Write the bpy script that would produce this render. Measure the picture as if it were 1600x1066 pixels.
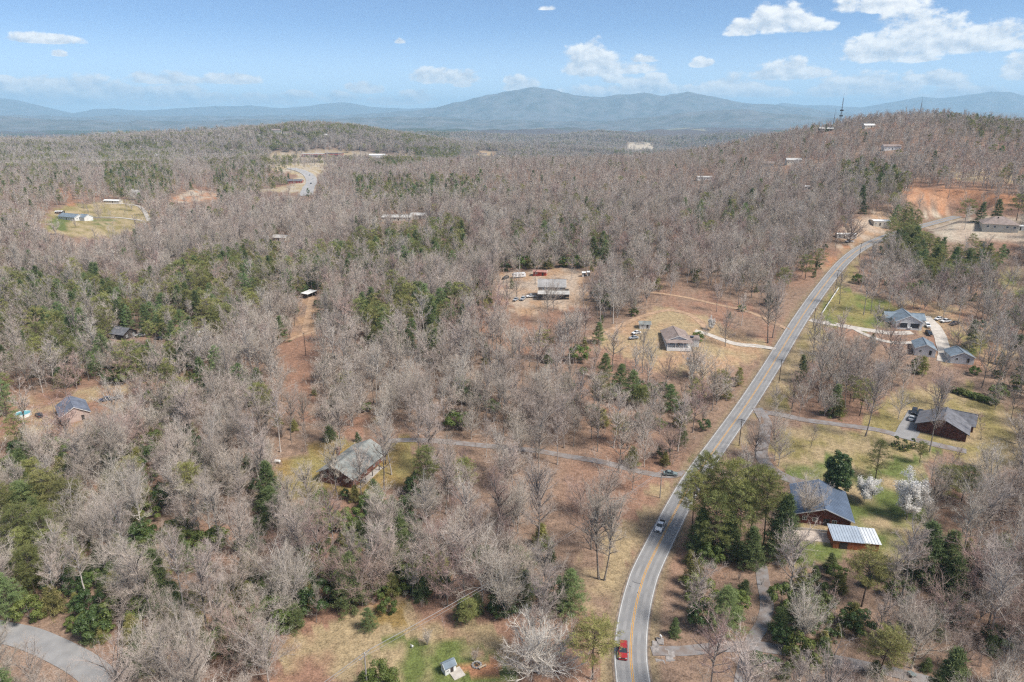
import bpy, bmesh, math, random
import numpy as np
from mathutils import Vector, Matrix

for o in list(bpy.data.objects): bpy.data.objects.remove(o)
S = bpy.context.scene
COL = S.collection

# ---------------------------------------------------------------- camera
cam = bpy.data.cameras.new('camera'); camo = bpy.data.objects.new('camera', cam); COL.objects.link(camo)
cam.sensor_width = 36.0; cam.lens = 24.0075; cam.clip_start = 0.5; cam.clip_end = 90000
camo.location = (0, 0, 110.0)
camo.rotation_euler = (math.radians(90) - math.atan(350.0 / 1067.0), 0, 0)
S.camera = camo

# ---------------------------------------------------------------- light
SUN_AZ, SUN_EL = math.radians(118), math.radians(52)     # azimuth clockwise from the view direction (+y)
sun = bpy.data.lights.new('sun', 'SUN'); suno = bpy.data.objects.new('sun', sun); COL.objects.link(suno)
sun.energy = 2.2; sun.angle = math.radians(16); sun.color = (1.0, .95, .88)
_sd = Vector((math.sin(SUN_AZ) * math.cos(SUN_EL), math.cos(SUN_AZ) * math.cos(SUN_EL), math.sin(SUN_EL)))
suno.rotation_euler = _sd.to_track_quat('Z', 'Y').to_euler()

world = bpy.data.worlds.new('World'); S.world = world; world.use_nodes = True
SKY_STRENGTH = .057
def build_world():
    nt = world.node_tree; nt.nodes.clear(); N = nt.nodes; Lk = nt.links
    def math_(op, a, b=None, c=None):
        n = N.new('ShaderNodeMath'); n.operation = op
        for i, v in enumerate((a, b, c)):
            if v is None: continue
            if isinstance(v, (int, float)): n.inputs[i].default_value = v
            else: Lk.new(v, n.inputs[i])
        return n.outputs[0]
    out = N.new('ShaderNodeOutputWorld')
    sky = N.new('ShaderNodeTexSky'); sky.sky_type = 'NISHITA'; sky.sun_disc = False
    sky.sun_elevation = SUN_EL; sky.sun_rotation = SUN_AZ; sky.altitude = 1800; sky.air_density = .7; sky.dust_density = .05; sky.ozone_density = 4.0
    tc = N.new('ShaderNodeTexCoord'); sp = N.new('ShaderNodeSeparateXYZ'); Lk.new(tc.outputs['Generated'], sp.inputs[0])
    x, y, z = sp.outputs
    az = math_('MULTIPLY', math_('ARCTAN2', x, y), 180 / math.pi)
    el = math_('MULTIPLY', math_('ARCSINE', math_('MINIMUM', math_('MAXIMUM', z, -1.0), 1.0)), 180 / math.pi)
    # billows
    def noise(scale, detail, rough, vec):
        n = N.new('ShaderNodeTexNoise'); n.inputs['Scale'].default_value = scale; n.inputs['Detail'].default_value = detail; n.inputs['Roughness'].default_value = rough
        Lk.new(vec, n.inputs['Vector']); return n.outputs['Fac']
    cv = N.new('ShaderNodeCombineXYZ'); Lk.new(az, cv.inputs[0]); Lk.new(math_('MULTIPLY', el, 1.5), cv.inputs[1])
    n1 = noise(.62, 9, .58, cv.outputs[0])
    off = N.new('ShaderNodeVectorMath'); off.operation = 'ADD'; Lk.new(cv.outputs[0], off.inputs[0]); off.inputs[1].default_value = (.28, .55, 0)
    n2 = noise(.62, 9, .58, off.outputs[0])
    # cumulus of the photograph: centre and radii in photo pixels, turned into directions
    CL = [(1395, 70, 62, 30), (1440, 52, 72, 38), (1510, 58, 74, 26), (1580, 60, 50, 20), (1370, 4, 62, 18), (1222, 30, 46, 24), (1195, 30, 22, 22), (1162, 44, 24, 14), (1258, 38, 38, 14),
          (925, 95, 44, 28), (955, 106, 56, 13), (898, 104, 24, 14), (1000, 105, 34, 8), (965, 122, 24, 9), (1012, 136, 46, 16), (940, 143, 66, 11), (1025, 122, 20, 10), (1097, 97, 15, 9),
          (1235, 108, 40, 19), (1198, 117, 28, 10), (1268, 112, 24, 10), (1145, 133, 54, 18), (1105, 142, 46, 12), (1190, 143, 40, 10), (1345, 128, 48, 19), (1308, 140, 38, 13), (1395, 138, 44, 12),
          (1460, 122, 42, 14), (1482, 128, 28, 8), (1515, 142, 60, 8), (1430, 152, 60, 7), (1590, 148, 40, 8), (1594, 105, 22, 24), (1428, 90, 30, 8), (690, 119, 46, 13), (724, 121, 20, 13), (724, 131, 14, 6),
          (570, 137, 26, 10), (549, 135, 10, 6), (812, 131, 26, 14), (795, 124, 8, 8), (652, 150, 28, 10), (618, 158, 40, 7), (70, 60, 48, 9), (92, 83, 10, 6), (30, 134, 60, 16), (100, 134, 76, 19), (185, 144, 66, 13),
          (40, 152, 110, 14), (262, 122, 48, 11), (362, 123, 42, 9), (282, 141, 36, 12), (250, 156, 90, 11), (340, 152, 46, 9), (405, 155, 50, 10), (470, 148, 28, 7), (528, 152, 30, 9), (625, 64, 8, 5), (855, 12, 12, 5), (1005, 92, 20, 7)]
    field = None
    for i, (cx, cy, rx, ry) in enumerate(CL):
        a, b = (cx - 800) / 1067.0, (533 - cy) / 1067.0
        p = math.atan(350 / 1067.0); dx, dy, dz = a, math.cos(p) + b * math.sin(p), -math.sin(p) + b * math.cos(p)
        k = 180 / math.pi; L0 = math.sqrt(dx * dx + dy * dy + dz * dz)
        caz, cel = math.atan2(dx, dy) * k, math.asin(dz / L0) * k
        sc = k / 1067.0 / L0
        du = math_('MULTIPLY', math_('SUBTRACT', az, caz), 1 / (rx * 1.18 * sc))
        dv = math_('SUBTRACT', el, cel - .45 * ry * sc)
        dv = math_('MAXIMUM', math_('MULTIPLY', dv, 1 / (ry * 1.45 * sc)), math_('MULTIPLY', dv, -1 / (ry * .45 * sc)))
        f = math_('SUBTRACT', 1.0, math_('MULTIPLY_ADD', du, du, math_('MULTIPLY', dv, dv)))
        field = f if field is None else math_('MAXIMUM', field, f)
    field = math_('MAXIMUM', field, -1.5)
    # the same scattered cumulus go on outside the picture
    zz = math_('MAXIMUM', z, .06)
    pv = N.new('ShaderNodeCombineXYZ'); Lk.new(math_('DIVIDE', x, zz), pv.inputs[0]); Lk.new(math_('DIVIDE', y, zz), pv.inputs[1])
    n3 = noise(.8, 7, .55, pv.outputs[0])
    gen = math_('MULTIPLY', math_('SUBTRACT', n3, .53), 7.0)
    inside = math_('MULTIPLY', math_('LESS_THAN', math_('ABSOLUTE', az), 41.0), math_('MULTIPLY', math_('LESS_THAN', el, 10.5), math_('GREATER_THAN', y, 0.0)))
    cu = math_('ADD', field, math_('MULTIPLY', math_('SUBTRACT', n1, .47), 3.4))
    # thin veil low over the hills: pale haze painted into the sky colour
    lo = N.new('ShaderNodeMapRange'); lo.interpolation_type = 'SMOOTHSTEP'; Lk.new(el, lo.inputs[0]); lo.inputs[1].default_value = 7.0; lo.inputs[2].default_value = .4
    m0 = N.new('ShaderNodeMix'); m0.data_type = 'RGBA'; Lk.new(math_('MULTIPLY', lo.outputs[0], .5), m0.inputs[0]); Lk.new(sky.outputs[0], m0.inputs[6]); m0.inputs[7].default_value = VEIL
    def cloud(tot, rel):
        mr = N.new('ShaderNodeMapRange'); mr.interpolation_type = 'SMOOTHSTEP'; Lk.new(tot, mr.inputs[0]); mr.inputs[1].default_value = -.08; mr.inputs[2].default_value = .62
        rel = math_('MINIMUM', math_('MAXIMUM', math_('ADD', rel, math_('MULTIPLY', math_('SUBTRACT', .6, tot), .26)), 0.0), 1.0)
        cr = N.new('ShaderNodeMix'); cr.data_type = 'RGBA'; Lk.new(rel, cr.inputs[0]); cr.inputs[6].default_value = CLOUD_SHADE; cr.inputs[7].default_value = CLOUD_LIT  # shaded and sunlit sides of the billows, painted into the cloud colour
        m1 = N.new('ShaderNodeMix'); m1.data_type = 'RGBA'; Lk.new(math_('MULTIPLY', mr.outputs[0], .96), m1.inputs[0]); Lk.new(m0.outputs[2], m1.inputs[6]); Lk.new(cr.outputs[2], m1.inputs[7])
        b = N.new('ShaderNodeBackground'); b.inputs['Strength'].default_value = SKY_STRENGTH; Lk.new(m1.outputs[2], b.inputs['Color']); return b.outputs[0]
    # the listed clouds stand in one part of the sky; elsewhere only the general cumulus field is computed
    ms = N.new('ShaderNodeMixShader'); Lk.new(inside, ms.inputs[0]); Lk.new(cloud(gen, math_('ADD', n3, .15)), ms.inputs[1]); Lk.new(cloud(cu, math_('MULTIPLY_ADD', math_('SUBTRACT', n1, n2), 3.6, .62)), ms.inputs[2])
    Lk.new(ms.outputs[0], out.inputs[0])
CLOUD_SHADE = (4.4, 4.9, 5.6, 1); CLOUD_LIT = (8.2, 8.1, 7.9, 1); VEIL = (7.2, 8.4, 9.8, 1)
build_world()
world.cycles.sampling_method = 'MANUAL'; world.cycles.sample_map_resolution = 512

S.view_settings.view_transform = 'Standard'; S.view_settings.look = 'None'; S.view_settings.gamma = 1.0; S.view_settings.use_curve_mapping = False
S.view_settings.exposure = 1.36
S.render.engine = 'CYCLES'
S.cycles.max_bounces = 4; S.cycles.diffuse_bounces = 2; S.cycles.glossy_bounces = 2; S.cycles.transmission_bounces = 2; S.cycles.volume_bounces = 2; S.cycles.transparent_max_bounces = 8
S.cycles.use_denoising = False; S.cycles.pixel_filter_type = 'BLACKMAN_HARRIS'; S.cycles.filter_width = 1.25
S.cycles.sample_clamp_direct = 8.0; S.cycles.sample_clamp_indirect = 2.5
HAZE_DENS = 6.2e-5; HAZE_COL = (.50, .78, 1.0, 1)
S.cycles.caustics_reflective = False; S.cycles.caustics_refractive = False

# ---------------------------------------------------------------- terrain and photo geometry
FPX = 1067.0; HOR = 183.0; CAMZ = 110.0
PIT = math.atan((533.0 - HOR) / FPX)
CP, SP = math.cos(PIT), math.sin(PIT)

def rays(px, py):
    a = (np.asarray(px, float) - 800.0) / FPX; b = (533.0 - np.asarray(py, float)) / FPX
    return np.stack([a, CP + b * SP, -SP + b * CP], -1)

def project(P):
    P = np.asarray(P, float)
    x, y, z = P[..., 0], P[..., 1], P[..., 2] - CAMZ
    D = y * CP - z * SP
    Ds = np.where(D > 1.0, D, 1.0)
    return np.where(D > 1, 800 + FPX * x / Ds, -9999.), np.where(D > 1, 533 - FPX * (y * SP + z * CP) / Ds, -9999.)

# main road, surveyed from the width of its two edge lines: x, y, z
ROADPTS = np.array([(24, 40, 2), (23.5, 75, 1.5), (24.6, 109, .8), (26.6, 124, .2), (31.6, 141, -.6), (38, 156, -1.2), (57, 193, -1.4), (75, 222, -.6),
    (93.5, 250, 2), (115, 283, 6.5), (146, 331, 14), (176, 375, 20.5), (206, 417, 25.5), (232, 448, 28.6), (262, 476, 31), (300, 505, 33), (350, 540, 36)])

def smooth_path(pts, step=2.0):
    pts = np.asarray(pts, float); n = len(pts)
    P = np.vstack([2 * pts[0] - pts[1], pts, 2 * pts[-1] - pts[-2]])
    out = []
    for i in range(n - 1):
        p0, p1, p2, p3 = P[i:i + 4]
        k = max(2, int(np.linalg.norm(p2 - p1) / step))
        for t in np.arange(k) / k:
            out.append(.5 * ((2 * p1) + (-p0 + p2) * t + (2 * p0 - 5 * p1 + 4 * p2 - p3) * t * t + (-p0 + 3 * p1 - 3 * p2 + p3) * t ** 3))
    out.append(pts[-1])
    return np.array(out)
ROAD = smooth_path(ROADPTS)

# ground heights: (photo x, photo y, height) gives the distance; (photo x, None, distance, height) where no ground shows
CTRL = [(60, 1000, -3), (300, 1000, -3), (700, 1040, 0), (300, 850, -2), (560, 745, 1), (800, 850, 0), (800, 700, 3), (100, 660, 0), (130, 560, 1), (300, 560, 3),
    (480, 520, 6), (480, 465, 9), (700, 600, 6), (860, 470, 14), (1050, 550, 10), (800, 520, 10), (200, 525, 3), (960, 640, 4), (1280, 790, 1), (1330, 850, 1), (1200, 960, 0),
    (1500, 1000, -2), (1470, 675, 3), (1415, 515, 12), (1590, 600, 4), (1590, 760, 1), (1497, 560, 9), (1540, 450, 16), (1590, 425, 18), (860, 420, 19), (600, 420, 12),
    (300, 430, 7), (50, 430, 5), (1210, 700, .5), (1550, 880, -1), (440, 750, 0), (900, 770, 0), (650, 980, -1), (920, 980, 0)]
# far ground: photo x, photo y (None: no ground shows, then a height follows), distance
CFAR = [(1290, 210, 1000), (1380, 245, 850), (1260, 262, 830), (1200, 300, 690), (1100, 300, 740), (1100, 262, 930), (1000, 262, 980), (1000, 330, 630), (800, 330, 640), (1410, 328, 590), (1500, 328, 590),
    (1600, 330, 600), (1410, 290, 660), (1500, 294, 655), (1590, 306, 650), (1560, 352, 540), (500, 250, 1500), (590, 250, 1450), (320, 262, 1300), (60, 290, 1050), (480, 292, 1120), (420, 300, 1050),
    (300, 312, 980), (180, 320, 900), (110, 345, 800), (610, 345, 600), (300, 350, 760), (480, 340, 720), (200, 380, 640)]
CRIDGE = [(1370, 1180, 111), (1280, 1180, 104), (1500, 1120, 98), (1600, 1080, 84), (1180, 1130, 72), (1100, 1120, 53), (1000, 1100, 42), (900, 1080, 40), (800, 1080, 40), (700, 1050, 37), (640, 1030, 34), (560, 930, 26), (1240, 1150, 88), (1100, 1450, 25), (1200, 1450, 45), (900, 1400, 10), (700, 1400, 12),
    (1370, 1700, 60), (1600, 1600, 40), (1000, 1900, -25), (800, 2000, -35), (640, 1750, -5), (1200, 1900, -10), (500, 2300, 122), (450, 2300, 68), (555, 2300, 76), (380, 2300, 50), (620, 2400, 46), (300, 2300, 48),
    (150, 2500, 42), (0, 2600, 38), (680, 2500, 32), (400, 1850, 12), (250, 1800, 2), (150, 1700, 8), (0, 1500, 18), (0, 3600, -55), (400, 3600, -55), (800, 3500, -70), (1200, 3500, -80), (1600, 3500, -60),
    (0, 6000, -80), (400, 6000, -80), (800, 6000, -60), (1100, 6500, -40), (1600, 6000, -70), (0, 12000, -80), (800, 12000, -80), (1600, 12000, -80), (0, 34000, -80), (800, 34000, -80), (1600, 34000, -80)]

def _ctrl():
    X = []
    for c in CTRL:
        r = rays(c[0], c[1]); t = (c[2] - CAMZ) / r[2]; X.append((r[0] * t, r[1] * t, c[2]))
    for c in CFAR:
        r = rays(c[0], c[1]); t = c[2] / math.hypot(r[0], r[1]); X.append((r[0] * t, r[1] * t, CAMZ + r[2] * t))
    for c in CRIDGE:
        az = math.atan((c[0] - 800.0) / FPX * 1.05); X.append((math.sin(az) * c[1], math.cos(az) * c[1], c[2]))
    for az in (-1.15, -1.7, 1.15, 1.7):
        for d, h in ((70, 0), (250, 0), (700, 15), (1400, 35), (3000, 20), (9000, -80), (30000, -80)):
            X.append((math.sin(az) * d, math.cos(az) * d, h))
    X += [(0, 70, 0), (-40, 75, -1), (60, 80, 0)]
    X += [tuple(p) for p in ROADPTS[2:]]
    return np.array(X)
_C = _ctrl()
def _lp(x, y):
    d = np.maximum(np.hypot(x, y), 60.0)
    return np.arctan2(x, np.maximum(y, 1.0)), np.log(d)
_cu, _cv = _lp(_C[:, 0], _C[:, 1])
_c2 = .12 ** 2
_A = np.sqrt((_cu[:, None] - _cu) ** 2 + (_cv[:, None] - _cv) ** 2 + _c2)
_n = len(_C)
_M = np.zeros((_n + 1, _n + 1)); _M[:_n, :_n] = _A - np.eye(_n) * .04; _M[:_n, _n] = 1; _M[_n, :_n] = 1
_W = np.linalg.solve(_M, np.append(_C[:, 2], 0))

def vnoise(x, y, seed=0):
    xi = np.floor(x).astype(np.int64); yi = np.floor(y).astype(np.int64); fx = x - xi; fy = y - yi
    fx = fx * fx * (3 - 2 * fx); fy = fy * fy * (3 - 2 * fy)
    def hsh(a, b):
        n = (a * 374761393 + b * 668265263 + seed * 1442695041) & 0xffffffff
        n = ((n ^ (n >> 13)) * 1274126177) & 0xffffffff
        return ((n ^ (n >> 16)) & 0xffff) / 65535.0
    a = hsh(xi, yi); b = hsh(xi + 1, yi); c = hsh(xi, yi + 1); d = hsh(xi + 1, yi + 1)
    return (a + (b - a) * fx) * (1 - fy) + (c + (d - c) * fx) * fy

def fbm(x, y, o=4, seed=0):
    s = 0; a = .5; t = 0
    for i in range(o):
        s = s + a * vnoise(x * 2 ** i, y * 2 ** i, seed + i * 17); t += a; a *= .5
    return s / t

def sstep(a, b, x):
    t = np.clip((np.asarray(x, float) - a) / (b - a), 0, 1); return t * t * (3 - 2 * t)

def road_near(x, y):
    x = np.atleast_1d(x).astype(float); y = np.atleast_1d(y).astype(float)
    bd = np.full(x.shape, 1e9); bz = np.zeros(x.shape)
    m = np.where((x > -40) & (x < 420) & (y > 0) & (y < 620))[0]
    for k in range(0, len(m), 4000):
        i = m[k:k + 4000]
        d2 = (x[i, None] - ROAD[:, 0]) ** 2 + (y[i, None] - ROAD[:, 1]) ** 2
        j = d2.argmin(1); bd[i] = np.sqrt(d2[np.arange(len(i)), j]); bz[i] = ROAD[j, 2]
    return bd, bz

def height(x, y):
    x = np.atleast_1d(np.asarray(x, float)); y = np.atleast_1d(np.asarray(y, float)); sh = x.shape
    x = x.ravel(); y = y.ravel()
    u, v = _lp(x, y); h = np.zeros(len(x))
    for k in range(0, len(x), 20000):
        s = slice(k, k + 20000)
        h[s] = np.sqrt((u[s, None] - _cu) ** 2 + (v[s, None] - _cv) ** 2 + _c2) @ _W[:_n] + _W[_n]
    d = np.hypot(x, y)
    h = h + (fbm(x / 70, y / 70, 2, 3) - .5) * 4 * sstep(60, 200, d)
    h = h + sstep(1250, 2100, d) * (1 - sstep(3500, 6000, d)) * (fbm(x / 520, y / 520, 3, 19) - .5) * 80
    far = sstep(2600, 5000, d)
    h = h + far * ((1 - np.abs(2 * fbm(x / 1500, y / 1500, 4, 9) - 1)) - .72) * 190 * (1 - .75 * sstep(9000, 13000, d))
    bd, bz = road_near(x, y)
    w = 1 - sstep(9, 30, bd)
    h = h * (1 - w) + (bz - .12) * w
    return h.reshape(sh)

_TS = np.geomspace(60, 9000, 420)
def ground(px, py):
    """the point of the ground that a photo pixel looks at (first hit along the ray)"""
    r = rays(px, py); r = r / np.hypot(r[0], r[1])
    z = CAMZ + r[2] * _TS; g = height(r[0] * _TS, r[1] * _TS)
    k = np.where(z < g)[0]
    k = int(k[0]) if len(k) else len(_TS) - 1
    lo, hi = _TS[max(k - 1, 0)], _TS[k]
    ts = np.linspace(lo, hi, 24); z = CAMZ + r[2] * ts; g = height(r[0] * ts, r[1] * ts)
    j = np.where(z < g)[0]; t = ts[j[0]] if len(j) else ts[-1]
    return np.array([r[0] * t, r[1] * t, float(height(r[0] * t, r[1] * t)[0])])
# ---------------------------------------------------------------- materials and mesh helpers
MAT = {}
def mat(name, col, rough=.9, var=.12, scale=3.0, col2=None, bump=0.0, metal=0.0, spec=.3, obj_random=0.0, coords='Object', detail=4.0, trans=0.0):
    """principled material: two colours mottled by noise, optional per-object variation and fine bump"""
    if name in MAT: return MAT[name]
    m = bpy.data.materials.new(name); m.use_nodes = True; nt = m.node_tree; N = nt.nodes; Lk = nt.links
    b = N['Principled BSDF']; b.inputs['Roughness'].default_value = rough; b.inputs['Metallic'].default_value = metal
    b.inputs['Specular IOR Level'].default_value = spec
    tc = N.new('ShaderNodeTexCoord')
    nz = N.new('ShaderNodeTexNoise'); nz.inputs['Scale'].default_value = scale; nz.inputs['Detail'].default_value = detail; Lk.new(tc.outputs[coords], nz.inputs['Vector'])
    c2 = col2 or tuple(c * (1 - var * 2) for c in col); c1 = col if col2 else tuple(min(1, c * (1 + var)) for c in col)
    rp = N.new('ShaderNodeValToRGB'); rp.color_ramp.elements[0].position = .35; rp.color_ramp.elements[1].position = .65
    rp.color_ramp.elements[0].color = (*c2, 1); rp.color_ramp.elements[1].color = (*c1, 1); Lk.new(nz.outputs['Fac'], rp.inputs[0])
    last = rp.outputs[0]
    if obj_random:
        oi = N.new('ShaderNodeObjectInfo'); hs = N.new('ShaderNodeHueSaturation')
        mr = N.new('ShaderNodeMapRange'); Lk.new(oi.outputs['Random'], mr.inputs[0]); mr.inputs[3].default_value = 1 - obj_random; mr.inputs[4].default_value = 1 + obj_random
        Lk.new(mr.outputs[0], hs.inputs['Value'])
        wn = N.new('ShaderNodeTexWhiteNoise'); wn.noise_dimensions = '1D'; Lk.new(oi.outputs['Random'], wn.inputs['W'])
        mh = N.new('ShaderNodeMapRange'); Lk.new(wn.outputs['Value'], mh.inputs[0]); mh.inputs[3].default_value = .5 - obj_random * .06; mh.inputs[4].default_value = .5 + obj_random * .06
        Lk.new(mh.outputs[0], hs.inputs['Hue'])
        Lk.new(last, hs.inputs['Color']); last = hs.outputs[0]
    Lk.new(last, b.inputs['Base Color'])
    if bump:
        bp = N.new('ShaderNodeBump'); bp.inputs['Strength'].default_value = bump; n2 = N.new('ShaderNodeTexNoise'); n2.inputs['Scale'].default_value = scale * 6; Lk.new(tc.outputs[coords], n2.inputs['Vector'])
        Lk.new(n2.outputs['Fac'], bp.inputs['Height']); Lk.new(bp.outputs[0], b.inputs['Normal'])
    if trans:
        tr = N.new('ShaderNodeBsdfTranslucent'); Lk.new(last, tr.inputs[0]); mx = N.new('ShaderNodeMixShader'); mx.inputs[0].default_value = trans
        Lk.new(b.outputs[0], mx.inputs[1]); Lk.new(tr.outputs[0], mx.inputs[2]); Lk.new(mx.outputs[0], N['Material Output'].inputs[0])
    MAT[name] = m
    return m

def mesh_obj(name, V, Fc, m, parent=None, smooth=False, link=True):
    me = bpy.data.meshes.new(name)
    me.from_pydata([tuple(map(float, v)) for v in V], [], [tuple(map(int, f)) for f in Fc])
    if m is not None:
        for k in (m if isinstance(m, (list, tuple)) else [m]): me.materials.append(k)
    if smooth: me.polygons.foreach_set('use_smooth', [True] * len(me.polygons))
    me.update()
    o = bpy.data.objects.new(name, me)
    if link: COL.objects.link(o)
    if parent is not None: o.parent = parent
    return o

def fast_mesh(name, V, tris, m, smooth=False):
    """numpy arrays to mesh: V (n,3), tris (k,3)"""
    V = np.asarray(V, np.float32); T = np.asarray(tris, np.int32)
    me = bpy.data.meshes.new(name)
    me.vertices.add(len(V)); me.vertices.foreach_set('co', V.ravel())
    me.loops.add(T.size); me.loops.foreach_set('vertex_index', T.ravel())
    w = T.shape[1]
    me.polygons.add(len(T)); me.polygons.foreach_set('loop_start', np.arange(0, T.size, w, dtype=np.int32)); me.polygons.foreach_set('loop_total', np.full(len(T), w, np.int32))
    if smooth: me.polygons.foreach_set('use_smooth', np.ones(len(T), bool))
    me.materials.append(m); me.update(calc_edges=True)
    return me

def empty(name, loc, rz=0.0):
    o = bpy.data.objects.new(name, None); o.empty_display_size = .5; COL.objects.link(o)
    o.location = tuple(map(float, loc)); o.rotation_euler = (0, 0, rz)
    return o

def tag(o, label, cat=None, group=None, kind=None):
    if label: o['label'] = label
    if cat: o['category'] = cat
    if group: o['group'] = group
    if kind: o['kind'] = kind
    return o

class MB:
    def __init__(s): s.v = []; s.f = []
    def add(s, V, Fc):
        k = len(s.v); s.v += [tuple(p) for p in V]; s.f += [tuple(i + k for i in f) for f in Fc]; return s
    def box(s, x0, x1, y0, y1, z0, z1):
        return s.add([(x0, y0, z0), (x1, y0, z0), (x1, y1, z0), (x0, y1, z0), (x0, y0, z1), (x1, y0, z1), (x1, y1, z1), (x0, y1, z1)],
                     [(3, 2, 1, 0), (4, 5, 6, 7), (0, 1, 5, 4), (1, 2, 6, 5), (2, 3, 7, 6), (3, 0, 4, 7)])
    def hexa(s, lo, hi):
        """lo, hi: four points each, counter-clockwise from above"""
        return s.add(list(lo) + list(hi), [(3, 2, 1, 0), (4, 5, 6, 7), (0, 1, 5, 4), (1, 2, 6, 5), (2, 3, 7, 6), (3, 0, 4, 7)])
    def tube(s, pts, rad, n=6, cap=True):
        k = len(s.v); pts = [Vector(p) for p in pts]
        for i, p in enumerate(pts):
            d = (pts[min(i + 1, len(pts) - 1)] - pts[max(i - 1, 0)]).normalized()
            a = d.orthogonal().normalized() if abs(d.z) < .9 else (Vector((1, 0, 0)) - d * d.x).normalized(); b = d.cross(a); r = rad[i] if hasattr(rad, '__len__') else rad
            for j in range(n):
                t = 2 * math.pi * j / n; s.v.append(tuple(p + (a * math.cos(t) + b * math.sin(t)) * r))
        for i in range(len(pts) - 1):
            for j in range(n):
                s.f.append((k + i * n + j, k + i * n + (j + 1) % n, k + (i + 1) * n + (j + 1) % n, k + (i + 1) * n + j))
        if cap:
            s.f.append(tuple(k + j for j in reversed(range(n)))); s.f.append(tuple(k + (len(pts) - 1) * n + j for j in range(n)))
        return s
    def build(s, name, m, parent=None, smooth=False): return mesh_obj(name, s.v, s.f, m, parent, smooth)

# ---------------------------------------------------------------- masks drawn over the photo grid (base positions of things on the ground)
GW, GH = 1600, 1066
def poly_mask(poly, x, y):
    """even-odd test of points against a polygon of photo pixels"""
    poly = np.asarray(poly, float); x = np.asarray(x, float); y = np.asarray(y, float); c = np.zeros(x.shape, bool); n = len(poly); j = n - 1
    for i in range(n):
        xi, yi = poly[i]; xj, yj = poly[j]
        if yi != yj:
            c ^= ((yi > y) != (yj > y)) & (x < (xj - xi) * (y - yi) / (yj - yi) + xi)
        j = i
    return c

LITTER = (.250, .170, .122); RED = (.282, .164, .112); STRAW = (.35, .265, .155); GREEN = (.135, .16, .05); OLIVE = (.25, .205, .085); MUSTARD = (.27, .185, .075)
CLAY = (.40, .20, .11); DIRT = (.38, .245, .15); PALE = (.46, .39, .30); TANLOT = (.42, .33, .25); STRAWL = (.40, .31, .18); WOODFAR = (.12, .095, .085)
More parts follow.
